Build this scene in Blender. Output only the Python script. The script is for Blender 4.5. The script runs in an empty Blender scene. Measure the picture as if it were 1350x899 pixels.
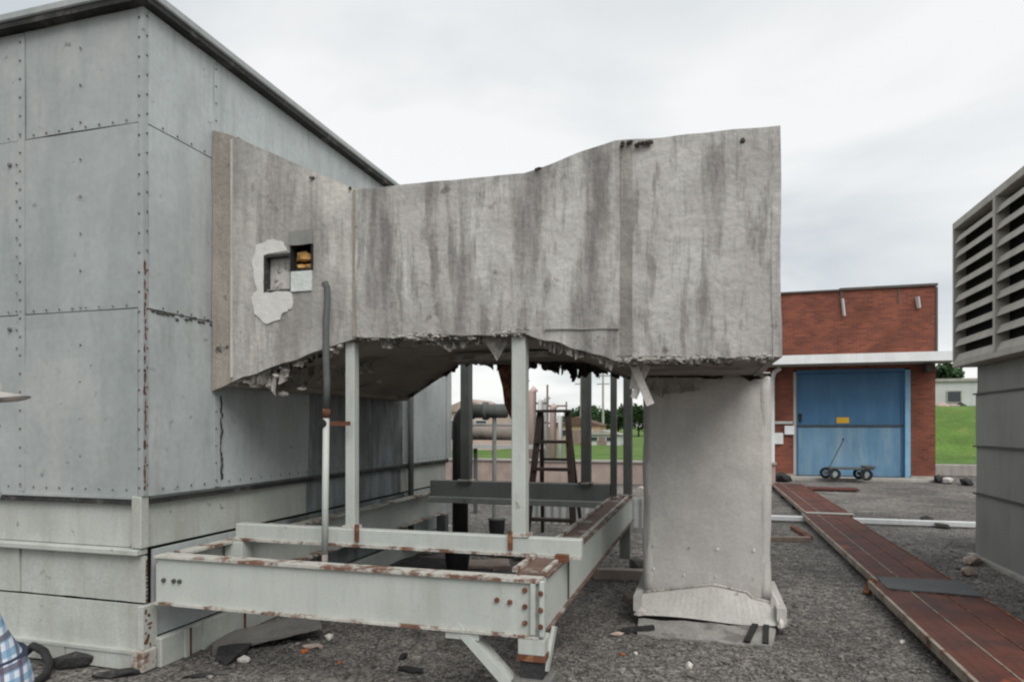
import bpy, bmesh, math, random
from mathutils import Vector, Matrix, noise as mnoise
R = math.radians
sc = bpy.context.scene
COL = sc.collection

# ------------------------------------------------------------------ camera
YAW = 16.16
cam_d = bpy.data.cameras.new('camera'); cam = bpy.data.objects.new('camera', cam_d); COL.objects.link(cam)
cam.location = (0, 0, 1.6); cam.rotation_euler = (R(90), 0, R(YAW))
cam_d.sensor_width = 36; cam_d.lens = 880 / 1350 * 36
cam_d.shift_y = 112.5 / 1350
cam_d.clip_start = 0.05; cam_d.clip_end = 6000
sc.camera = cam

# ------------------------------------------------------------------ light
SUN_EL, SUN_AZ = 49, 140          # azimuth clockwise from +Y
world = bpy.data.worlds.new('World'); sc.world = world; world.use_nodes = True
nt = world.node_tree; nt.nodes.clear()
def WN(t, **k):
    n = nt.nodes.new(t)
    for a, b in k.items(): setattr(n, a, b)
    return n
out = WN('ShaderNodeOutputWorld'); bg = WN('ShaderNodeBackground'); bg.inputs['Strength'].default_value = 0.1
sky = WN('ShaderNodeTexSky', sky_type='NISHITA', sun_disc=False)
sky.sun_elevation = R(SUN_EL); sky.sun_rotation = R(SUN_AZ)
tc = WN('ShaderNodeTexCoord')
sep = WN('ShaderNodeSeparateXYZ'); nt.links.new(tc.outputs['Generated'], sep.inputs[0])
def wmath(op, a, b):
    n = WN('ShaderNodeMath', operation=op)
    for i, v in enumerate((a, b)):
        if isinstance(v, (int, float)): n.inputs[i].default_value = v
        else: nt.links.new(v, n.inputs[i])
    return n.outputs[0]
zz = wmath('ADD', wmath('MAXIMUM', sep.outputs[2], 0.0), 0.22)
comb = WN('ShaderNodeCombineXYZ')
nt.links.new(wmath('DIVIDE', sep.outputs[0], zz), comb.inputs[0])
nt.links.new(wmath('DIVIDE', sep.outputs[1], zz), comb.inputs[1])
comb.inputs[2].default_value = 5.15
cn = WN('ShaderNodeTexNoise'); cn.inputs['Scale'].default_value = 1.0; cn.inputs['Detail'].default_value = 6
cn.inputs['Roughness'].default_value = 0.5; cn.inputs['Distortion'].default_value = 0.35
nt.links.new(comb.outputs[0], cn.inputs['Vector'])
cr = WN('ShaderNodeValToRGB'); nt.links.new(cn.outputs['Fac'], cr.inputs[0])
e = cr.color_ramp.elements
CL = 6.0
e[0].position = 0.36; e[0].color = (0.67, 0.705, 0.72, 1)
e[1].position = 0.62; e[1].color = (1.02, 1.02, 1.005, 1)
m = e.new(0.49); m.color = (0.84, 0.86, 0.862, 1)
cmul = WN('ShaderNodeVectorMath', operation='SCALE'); cmul.inputs['Scale'].default_value = CL
nt.links.new(cr.outputs[0], cmul.inputs[0])
mix = WN('ShaderNodeMix', data_type='RGBA'); mix.inputs['Factor'].default_value = 0.90
nt.links.new(sky.outputs[0], mix.inputs['A']); nt.links.new(cmul.outputs[0], mix.inputs['B'])
nt.links.new(mix.outputs['Result'], bg.inputs['Color']); nt.links.new(bg.outputs[0], out.inputs[0])

sl = bpy.data.lights.new('sun', 'SUN'); sun = bpy.data.objects.new('sun', sl); COL.objects.link(sun)
sl.energy = 1.5; sl.angle = R(40); sl.color = (1.0, 0.97, 0.93)
sd = Vector((math.sin(R(SUN_AZ)) * math.cos(R(SUN_EL)), math.cos(R(SUN_AZ)) * math.cos(R(SUN_EL)), math.sin(R(SUN_EL))))
sun.rotation_euler = sd.to_track_quat('Z', 'Y').to_euler(); sun.location = (5, -5, 12)
sc.view_settings.view_transform = 'Standard'; sc.view_settings.look = 'None'
sc.view_settings.exposure = 0.70; sc.view_settings.gamma = 1.0
sc.cycles.max_bounces = 8
sc.cycles.filter_width = 2.2

# ------------------------------------------------------------------ materials
def mat(name, base, var=0.16, scale=3.0, streak=None, streak_amt=0.6, streak_lo=0.48, streak_hi=0.72, streak_scale=4.0,
        rust=0.0, rust_scale=3.0, rust_col=(0.105, 0.049, 0.028), patch=None, patch_lo=0.55, patch_hi=0.62, patch_scale=2.0,
        spots=0.0, spot_col=(0.03, 0.03, 0.03), spot_scale=9.0,
        grain=0.12, grain_scale=60.0, rough=0.85, bump=0.25, bump_scale=45.0, metal=0.0, spec=0.3):
    mt = bpy.data.materials.new(name); mt.use_nodes = True
    t = mt.node_tree; b = t.nodes['Principled BSDF']
    geo = t.nodes.new('ShaderNodeNewGeometry'); P = geo.outputs['Position']
    def noise(sc_, det=5, mp=None, rgh=0.55):
        n = t.nodes.new('ShaderNodeTexNoise'); n.inputs['Scale'].default_value = sc_
        n.inputs['Detail'].default_value = det; n.inputs['Roughness'].default_value = rgh
        if mp:
            m_ = t.nodes.new('ShaderNodeMapping'); m_.inputs['Scale'].default_value = mp
            m_.inputs['Location'].default_value = (sc_ * 1.7, 3.1, sc_)
            t.links.new(P, m_.inputs['Vector']); t.links.new(m_.outputs[0], n.inputs['Vector'])
        else: t.links.new(P, n.inputs['Vector'])
        return n.outputs['Fac']
    def ramp(f, lo, hi, a=0.0, z=1.0):
        r = t.nodes.new('ShaderNodeMapRange'); r.inputs[1].default_value = lo; r.inputs[2].default_value = hi
        r.inputs[3].default_value = a; r.inputs[4].default_value = z; t.links.new(f, r.inputs[0]); return r.outputs[0]
    def mixc(f, a, c):
        x = t.nodes.new('ShaderNodeMix'); x.data_type = 'RGBA'
        t.links.new(f, x.inputs['Factor'])
        for s, v in (('A', a), ('B', c)):
            if isinstance(v, tuple): x.inputs[s].default_value = (*v, 1)
            else: t.links.new(v, x.inputs[s])
        return x.outputs['Result']
    lo = tuple(c * (1 - var) for c in base); hi = tuple(min(1, c * (1 + var)) for c in base)
    c = mixc(ramp(noise(scale), 0.3, 0.7), lo, hi)
    if patch: c = mixc(ramp(noise(patch_scale, 6, (1.1, 1.1, 0.8), 0.6), patch_lo, patch_hi, 0, 0.85), c, patch)
    if streak:
        c = mixc(ramp(noise(streak_scale, 6, (1, 1, 0.15), 0.65), streak_lo, streak_hi, 0, streak_amt), c, streak)
        c = mixc(ramp(noise(streak_scale * 3.1, 4, (1, 1, 0.19), 0.65), streak_lo + 0.06, streak_hi + .02, 0, streak_amt * 0.7), c, streak)
        c = mixc(ramp(noise(streak_scale * 8.0, 3, (1, 1, 0.07), 0.6), streak_lo + 0.10, streak_hi + .06, 0, streak_amt * 0.45), c, streak)
    if spots: c = mixc(ramp(noise(spot_scale, 4), 0.70 - 0.08 * spots, 0.74, 0, 0.8), c, spot_col)
    if rust:
        c = mixc(ramp(noise(rust_scale, 8, None, 0.72), 0.66 - 0.3 * rust, 0.74 - 0.3 * rust, 0, 0.95), c,
                 mixc(ramp(noise(18), 0.35, 0.65), rust_col, tuple(min(1, q * 1.75) for q in rust_col)))
    if grain:
        g = t.nodes.new('ShaderNodeMix'); g.data_type = 'RGBA'; g.blend_type = 'MULTIPLY'; g.inputs['Factor'].default_value = 1
        t.links.new(c, g.inputs['A'])
        cc = t.nodes.new('ShaderNodeCombineColor'); gr = ramp(noise(grain_scale, 4), 0.3, 0.7, 1 - grain, 1 + grain)
        for i in range(3): t.links.new(gr, cc.inputs[i])
        t.links.new(cc.outputs[0], g.inputs['B']); c = g.outputs['Result']
    t.links.new(c, b.inputs['Base Color'])
    b.inputs['Roughness'].default_value = rough; b.inputs['Metallic'].default_value = metal
    b.inputs['Specular IOR Level'].default_value = spec
    if bump:
        bp = t.nodes.new('ShaderNodeBump'); bp.inputs['Strength'].default_value = bump; bp.inputs['Distance'].default_value = 0.02
        t.links.new(noise(bump_scale, 6), bp.inputs['Height']); t.links.new(bp.outputs[0], b.inputs['Normal'])
    return mt

def brick_mat():
    mt = bpy.data.materials.new('red_brick'); mt.use_nodes = True
    t = mt.node_tree; b = t.nodes['Principled BSDF']
    geo = t.nodes.new('ShaderNodeNewGeometry'); s = t.nodes.new('ShaderNodeSeparateXYZ'); t.links.new(geo.outputs['Position'], s.inputs[0])
    ad = t.nodes.new('ShaderNodeMath'); ad.operation = 'ADD'; t.links.new(s.outputs[0], ad.inputs[0]); t.links.new(s.outputs[1], ad.inputs[1])
    cb = t.nodes.new('ShaderNodeCombineXYZ'); t.links.new(ad.outputs[0], cb.inputs[0]); t.links.new(s.outputs[2], cb.inputs[1])
    br = t.nodes.new('ShaderNodeTexBrick'); t.links.new(cb.outputs[0], br.inputs['Vector'])
    br.inputs['Scale'].default_value = 1; br.inputs['Brick Width'].default_value = 0.21; br.inputs['Row Height'].default_value = 0.072
    br.inputs['Mortar Size'].default_value = 0.006; br.inputs['Color1'].default_value = (0.235, 0.068, 0.037, 1)
    br.inputs['Color2'].default_value = (0.14, 0.040, 0.026, 1); br.inputs['Mortar'].default_value = (0.17, 0.095, 0.072, 1)
    n = t.nodes.new('ShaderNodeTexNoise'); n.inputs['Scale'].default_value = 1.2; n.inputs['Detail'].default_value = 6
    t.links.new(geo.outputs['Position'], n.inputs['Vector'])
    mr = t.nodes.new('ShaderNodeMapRange'); mr.inputs[1].default_value = .3; mr.inputs[2].default_value = .7; mr.inputs[3].default_value = .68; mr.inputs[4].default_value = 1.28
    t.links.new(n.outputs['Fac'], mr.inputs[0])
    v = t.nodes.new('ShaderNodeVectorMath'); v.operation = 'SCALE'; t.links.new(br.outputs['Color'], v.inputs[0]); t.links.new(mr.outputs[0], v.inputs['Scale'])
    t.links.new(v.outputs[0], b.inputs['Base Color']); b.inputs['Roughness'].default_value = .9
    bp = t.nodes.new('ShaderNodeBump'); bp.inputs['Strength'].default_value = .5; bp.inputs['Distance'].default_value = .01; bp.invert = True
    t.links.new(br.outputs['Fac'], bp.inputs['Height']); t.links.new(bp.outputs[0], b.inputs['Normal'])
    return mt

def gravel_mat():
    mt = mat('roof_gravel', (0.150, 0.140, 0.129), var=0.3, scale=0.8, patch=(0.085, 0.079, 0.074), patch_lo=.46, patch_hi=.60, patch_scale=.75, spots=.5, spot_scale=3.2, spot_col=(.06,.055,.05), grain=0.42, grain_scale=9, rough=.95, bump=.9, bump_scale=55)
    t = mt.node_tree; b = t.nodes['Principled BSDF']
    v = t.nodes.new('ShaderNodeTexVoronoi'); v.inputs['Scale'].default_value = 50
    geo = t.nodes.new('ShaderNodeNewGeometry'); t.links.new(geo.outputs['Position'], v.inputs['Vector'])
    src = b.inputs['Base Color'].links[0].from_socket
    bw = t.nodes.new('ShaderNodeRGBToBW'); t.links.new(v.outputs['Color'], bw.inputs[0])
    mr = t.nodes.new('ShaderNodeMapRange'); mr.inputs[1].default_value = .2; mr.inputs[2].default_value = .8; mr.inputs[3].default_value = .45; mr.inputs[4].default_value = 1.75
    t.links.new(bw.outputs[0], mr.inputs[0])
    s = t.nodes.new('ShaderNodeVectorMath'); s.operation = 'SCALE'; t.links.new(src, s.inputs[0]); t.links.new(mr.outputs[0], s.inputs['Scale'])
    t.links.new(s.outputs[0], b.inputs['Base Color'])
    return mt

def plaid_mat():
    mt = bpy.data.materials.new('plaid_cloth'); mt.use_nodes = True
    t = mt.node_tree; b = t.nodes['Principled BSDF']
    tcn = t.nodes.new('ShaderNodeTexCoord'); s = t.nodes.new('ShaderNodeSeparateXYZ'); t.links.new(tcn.outputs['Object'], s.inputs[0])
    def band(sock, freq, lo):
        a = t.nodes.new('ShaderNodeMath'); a.operation = 'MULTIPLY'; a.inputs[1].default_value = freq; t.links.new(sock, a.inputs[0])
        f = t.nodes.new('ShaderNodeMath'); f.operation = 'FRACT'; t.links.new(a.outputs[0], f.inputs[0])
        g = t.nodes.new('ShaderNodeMath'); g.operation = 'GREATER_THAN'; g.inputs[1].default_value = lo; t.links.new(f.outputs[0], g.inputs[0]); return g.outputs[0]
    ad = t.nodes.new('ShaderNodeMath'); ad.operation = 'ADD'; t.links.new(s.outputs[0], ad.inputs[0]); t.links.new(s.outputs[1], ad.inputs[1])
    c = (0.62, 0.66, 0.72)
    def mx(f, amt, a, col):
        m_ = t.nodes.new('ShaderNodeMath'); m_.operation = 'MULTIPLY'; m_.inputs[1].default_value = amt; t.links.new(f, m_.inputs[0])
        x = t.nodes.new('ShaderNodeMix'); x.data_type = 'RGBA'; t.links.new(m_.outputs[0], x.inputs['Factor'])
        if isinstance(a, tuple): x.inputs['A'].default_value = (*a, 1)
        else: t.links.new(a, x.inputs['A'])
        x.inputs['B'].default_value = (*col, 1); return x.outputs['Result']
    c = mx(band(s.outputs[2], 27, .5), .65, c, (.07, .24, .38)); c = mx(band(ad.outputs[0], 27, .5), .65, c, (.12, .27, .45))
    c = mx(band(s.outputs[2], 13.5, .8), .7, c, (.10, .05, .05)); c = mx(band(ad.outputs[0], 13.5, .8), .7, c, (.10, .06, .10))
    t.links.new(c, b.inputs['Base Color']); b.inputs['Roughness'].default_value = .9
    return mt

K = {}
K['sheet'] = mat('grey_painted_sheet_metal', (0.325, 0.349, 0.345), var=.12, scale=1.2, streak=(0.225, 0.255, 0.25), streak_amt=.55, streak_scale=2.4, patch=(.38, .388, .378), patch_lo=.49, patch_hi=.62, patch_scale=1.2, grain=.06, grain_scale=24, rough=.5, bump=.07, bump_scale=7, spots=.25, spot_scale=13, spot_col=(.16, .175, .17), rust=.03, rust_scale=1.7)
K['sheetlit'] = mat('lit_side_grey_painted_sheet_metal', (0.405, 0.438, 0.438), var=.11, scale=1.2, streak=(0.25, 0.262, 0.255), streak_amt=.6, streak_scale=3.2, patch=(.455, .48, .476), patch_lo=.49, patch_hi=.62, patch_scale=1.4, grain=.06, grain_scale=24, rough=.5, bump=.07, bump_scale=7, spots=.45, spot_scale=10, spot_col=(.17, .175, .165), rust=.03, rust_scale=1.7)  # same paint as the front; the side face's stronger light is in this colour
K['sheetgrimeshade'] = mat('soot_streaked_and_shaded_sheet_metal', (0.27, 0.295, 0.30), var=.14, scale=1.2, streak=(0.07, 0.072, 0.07), streak_amt=.85, streak_lo=.42, streak_hi=.66, streak_scale=2.6, patch=(.13, .135, .13), patch_lo=.5, patch_hi=.66, patch_scale=1.3, grain=.07, grain_scale=30, rough=.65, bump=.05, bump_scale=12, spots=.3, spot_scale=11, spot_col=(.05, .05, .05))  # soot streaks, with the shade under the duct put into the darker base
K['rivet'] = mat('weathered_rivet_head', (0.14, 0.14, 0.135), var=.4, scale=9, rust=.3, rust_scale=8, grain=.1, rough=.7)
K['base'] = mat('pale_painted_plate', (0.42, 0.44, 0.41), var=.1, scale=2.5, streak=(0.30, 0.295, 0.25), streak_amt=.55, streak_scale=5, grain=.08, rough=.65, bump=.25, bump_scale=9, spots=.2, spot_scale=8, spot_col=(.17, .17, .16))
K['steel'] = mat('pale_green_painted_steel', (0.45, 0.475, 0.445), var=.08, scale=1.7, streak=(0.32, 0.33, 0.295), streak_amt=.5, streak_scale=5, rust=.10, rust_scale=5, grain=.05, rough=.5, bump=.06, bump_scale=20)
K['flange'] = mat('rusting_painted_flange', (0.45, 0.44, 0.40), var=.14, scale=5, rust=.54, rust_scale=6, grain=.12, rough=.75, bump=.25, bump_scale=50)
K['steelgrey'] = mat('dull_green_grey_steel', (0.15, 0.165, 0.155), var=.12, scale=2, streak=(.09, .1, .095), streak_amt=.5, rust=.12, rust_scale=4, rust_col=(.1, .045, .025), grain=.08, rough=.7, bump=.08)
K['steeldirty'] = mat('dusty_pale_steel', (0.28, 0.295, 0.275), var=.12, scale=3, streak=(.16, .165, .155), rust=.15, rust_scale=5, grain=.08, rough=.7, bump=.08)
K['rustflange'] = mat('brown_rusted_flange', (0.15, 0.10, 0.08), var=.3, scale=5, patch=(.34, .32, .28), patch_lo=.56, patch_hi=.62, patch_scale=3.2, grain=.15, rough=.85, bump=.3)
K['blackwood'] = mat('dark_brown_ladder_wood', (0.035, 0.026, 0.021), var=.3, scale=5, grain=.15, rough=.8, bump=.1)
K['grimy'] = mat('grimy_grey_steel', (0.10, 0.11, 0.105), var=.25, scale=3, streak=(0.05, 0.05, 0.05), streak_amt=.6, rust=.22, rust_scale=4, rust_col=(.1, .045, .025), grain=.1, rough=.7, bump=.1)
K['rust'] = mat('rusted_steel', (0.13, 0.055, 0.032), var=.4, scale=7, patch=(.26, .13, .06), patch_scale=9, grain=.2, rough=.9, bump=.35, bump_scale=60)
K['stucco'] = mat('weathered_insulation_plaster', (0.385, 0.372, 0.352), var=.12, scale=1.6, streak=(0.155, 0.147, 0.14), streak_amt=.88, streak_lo=.47, streak_hi=.62, streak_scale=2.9, patch=(.50, .488, .463), patch_lo=.48, patch_hi=.60, patch_scale=1.7, spots=.65, spot_scale=6.5, spot_col=(.13, .12, .11), grain=.1, grain_scale=38, rough=.95, bump=.55, bump_scale=16)
K['stuccolight'] = mat('pale_insulation_plaster', (0.405, 0.392, 0.37), var=.12, scale=1.6, streak=(0.19, 0.18, 0.166), streak_amt=.8, streak_lo=.47, streak_hi=.64, streak_scale=2.9, patch=(.54, .52, .475), patch_lo=.47, patch_hi=.62, patch_scale=1.5, spots=.4, spot_scale=6.5, spot_col=(.17, .155, .14), grain=.09, grain_scale=38, rough=.95, bump=.5, bump_scale=16)
K['stucco2'] = mat('smooth_grey_insulation_plaster', (0.455, 0.438, 0.416), var=.08, scale=1.8, streak=(0.34, 0.32, 0.30), streak_amt=.5, streak_scale=2.2, patch=(.54, .525, .49), patch_lo=.5, patch_hi=.66, patch_scale=1.6, spots=.2, spot_scale=8, spot_col=(.26, .25, .235), grain=.07, grain_scale=40, rough=.95, bump=.35, bump_scale=9)
K['stainstrip'] = mat('grey_stained_plaster_seam', (0.25, 0.235, 0.215), var=.2, scale=3, streak=(.14, .13, .12), streak_amt=.8, streak_scale=5, patch=(.40, .38, .35), patch_lo=.55, patch_hi=.65, patch_scale=3, grain=.1, rough=.95, bump=.5, bump_scale=16)
K['flangestrip'] = mat('brown_stained_duct_collar', (0.30, 0.272, 0.238), var=.15, scale=2, streak=(0.17, 0.155, 0.135), streak_amt=.7, streak_scale=6, spots=.4, grain=.1, rough=.95, bump=.4, bump_scale=25)
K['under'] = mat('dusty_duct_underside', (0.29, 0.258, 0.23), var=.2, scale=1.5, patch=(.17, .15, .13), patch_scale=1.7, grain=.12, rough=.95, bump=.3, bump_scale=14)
K['torn'] = mat('torn_pale_insulation', (0.42, 0.40, 0.37), var=.3, scale=7, patch=(.2, .18, .16), patch_scale=8, grain=.25, grain_scale=70, rough=1, bump=.8, bump_scale=60)
K['torndark'] = mat('torn_dark_insulation', (0.09, 0.08, 0.07), var=.4, scale=8, patch=(.25, .23, .2), patch_lo=.6, patch_hi=.68, patch_scale=9, grain=.25, rough=1, bump=.8, bump_scale=50)
K['skirt'] = mat('chalky_grey_foot_wrap', (0.46, 0.45, 0.42), var=.12, scale=4, streak=(.30, .285, .26), streak_amt=.45, streak_scale=4, spots=.4, spot_scale=9, spot_col=(.18, .17, .16), grain=.1, rough=.95, bump=.4, bump_scale=14)
K['plaster'] = mat('fresh_plaster_patch', (0.57, 0.565, 0.535), var=.07, scale=5, grain=.06, rough=.95, bump=.35, bump_scale=20)
K['foam'] = mat('amber_foam', (0.50, 0.29, 0.10), var=.5, scale=14, grain=.2, rough=.9, bump=.8, bump_scale=30)
K['whitecard'] = mat('chalky_white_board', (0.55, 0.58, 0.56), var=.12, scale=12, grain=.08, rough=.8)
K['black'] = mat('black_rubber', (0.018, 0.018, 0.018), var=.3, scale=6, grain=.1, rough=.6, bump=.1)
K['dark'] = mat('dark_void_lining', (0.02, 0.02, 0.02), var=.2, grain=.1, rough=.95)
K['asphalt'] = mat('bitumen_roofing', (0.035, 0.034, 0.034), var=.35, scale=5, patch=(.09, .086, .08), patch_scale=5, grain=.25, rough=.85, bump=.5)
K['paleapron'] = mat('pale_worn_roofing_apron', (0.27, 0.262, 0.245), var=.2, scale=5, patch=(.15, .143, .133), patch_scale=4, grain=.2, rough=.95, bump=.4)
K['greyfelt'] = mat('grey_roofing_felt', (0.15, 0.145, 0.137), var=.2, scale=4, grain=.2, rough=.95, bump=.4)
K['gravel'] = gravel_mat()
K['pebble'] = mat('loose_pebble', (0.165, 0.155, 0.144), var=.75, scale=30, grain=.3, grain_scale=90, rough=.95, bump=.2)
K['grass'] = mat('mown_grass', (0.085, 0.155, 0.028), var=.3, scale=.5, patch=(.15, .18, .05), patch_scale=.5, grain=.28, grain_scale=7, rough=1, bump=.6, bump_scale=12)
K['brick'] = brick_mat()
K['conc'] = mat('pale_concrete', (0.36, 0.345, 0.315), var=.18, scale=1.5, streak=(.2, .19, .17), grain=.12, rough=.95, bump=.3)
K['concpink'] = mat('pinkish_concrete', (0.36, 0.285, 0.25), var=.18, scale=2, streak=(.2, .16, .14), grain=.12, rough=.95, bump=.3)
K['whitepaint'] = mat('white_painted_metal', (0.74, 0.76, 0.76), var=.06, scale=3, streak=(.5, .5, .48), streak_amt=.35, grain=.04, rough=.5, bump=.05)
K['soffit'] = mat('soffit_board', (0.40, 0.37, 0.32), var=.1, grain=.1, rough=.9)
K['coping'] = mat('parapet_coping_metal', (0.09, 0.075, 0.065), var=.2, grain=.1, rough=.6)
K['blue'] = mat('faded_blue_door_paint', (0.055, 0.15, 0.275), var=.13, scale=1.0, streak=(.12, .24, .35), streak_amt=.4, streak_lo=.52, streak_scale=2.6, grain=.05, rough=.45, bump=.05, bump_scale=10)
K['bluefadelit'] = mat('faded_and_lit_blue_door_paint', (0.115, 0.235, 0.36), var=.13, scale=1.0, streak=(.27, .37, .43), streak_amt=.6, streak_lo=.45, streak_hi=.66, streak_scale=1.6, grain=.05, rough=.45, bump=.05, bump_scale=10)  # lower leaf: faded streaks, and the light below the canopy painted in
K['bluelight'] = mat('pale_blue_frame_paint', (0.20, 0.39, 0.54), var=.1, grain=.06, rough=.5)
K['yellow'] = mat('yellow_notice', (0.62, 0.36, 0.03), var=.08, grain=.04, rough=.5)
K['walk'] = mat('rust_red_walkway_plank', (0.108, 0.037, 0.026), var=.3, scale=2, patch=(.045, .027, .024), patch_lo=.45, patch_hi=.65, patch_scale=2.2, rust=.2, rust_scale=1.6, rust_col=(.20, .052, .02), grain=.14, grain_scale=35, rough=.7, bump=.2, bump_scale=30)
K['walkedge'] = mat('worn_pale_plank_edge', (0.27, 0.235, 0.195), var=.3, scale=4, rust=.42, rust_scale=6, grain=.15, rough=.8, bump=.15)
K['matgrey'] = mat('grey_rubber_mat', (0.10, 0.102, 0.105), var=.1, grain=.12, rough=.9, bump=.2)
K['louver'] = mat('taupe_painted_louver', (0.42, 0.395, 0.35), var=.1, scale=2, streak=(.2, .185, .165), streak_amt=.4, grain=.06, rough=.6, bump=.08)
K['cabinet'] = mat('grey_cabinet_steel', (0.225, 0.225, 0.212), var=.08, scale=1.3, streak=(.14, .14, .13), streak_amt=.4, grain=.05, rough=.6, bump=.06, bump_scale=10)
K['cabdark'] = mat('dark_cabinet_lip', (0.07, 0.07, 0.066), var=.1, grain=.05, rough=.7)
K['wood'] = mat('weathered_board', (0.25, 0.195, 0.165), var=.22, scale=5, streak=(.15, .11, .09), grain=.15, rough=.9, bump=.3)
K['paleboard'] = mat('pale_weathered_board', (0.38, 0.31, 0.27), var=.18, scale=5, streak=(.24, .19, .165), grain=.15, rough=.9, bump=.3)
K['pinkstone'] = mat('pink_mortar_stone', (0.42, 0.33, 0.28), var=.2, scale=9, grain=.15, rough=.95, bump=.4)
K['orange'] = mat('orange_brick_scrap', (0.42, 0.14, 0.05), var=.25, scale=12, grain=.15, rough=.9, bump=.3)
K['whitestone'] = mat('white_mortar_lump', (0.56, 0.53, 0.49), var=.15, scale=10, grain=.12, rough=.95, bump=.4)
K['leaf'] = mat('tree_leaf', (0.052, 0.095, 0.026), var=.4, scale=.6, grain=.3, grain_scale=3, rough=.9, bump=0)
K['leafdark'] = mat('dark_tree_leaf', (0.030, 0.068, 0.024), var=.4, scale=.6, grain=.3, grain_scale=3, rough=.9, bump=0)
K['bark'] = mat('tree_bark', (0.07, 0.055, 0.04), var=.3, scale=5, rough=.95)
K['tanwall'] = mat('tan_render', (0.42, 0.30, 0.20), var=.1, rough=.9, bump=.1)
K['roofing'] = mat('brown_shingle', (0.12, 0.075, 0.055), var=.2, rough=.9)
K['glass'] = mat('dark_window_glass', (0.03, 0.035, 0.04), var=.1, grain=0, rough=.1, bump=0, spec=.6)
K['farwhite'] = mat('far_pale_cladding', (0.50, 0.51, 0.50), var=.08, scale=.6, streak=(.36, .37, .37), streak_amt=.5, streak_scale=1.2, rough=.8, bump=0)
K['pinkclad'] = mat('pinkish_pipe_lagging', (0.50, 0.38, 0.34), var=.1, scale=2, rough=.8, bump=.05)
K['skin'] = mat('skin', (0.42, 0.24, 0.17), var=.06, grain=.04, rough=.6, bump=.05)
K['hair'] = mat('grey_hair', (0.16, 0.14, 0.12), var=.2, rough=.8)
K['cap'] = mat('white_cap_cloth', (0.70, 0.665, 0.63), var=.05, grain=.04, rough=.9, bump=.05)
K['denim'] = mat('dark_denim', (0.035, 0.045, 0.075), var=.2, grain=.12, rough=.95)
K['plaid'] = plaid_mat()

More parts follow.
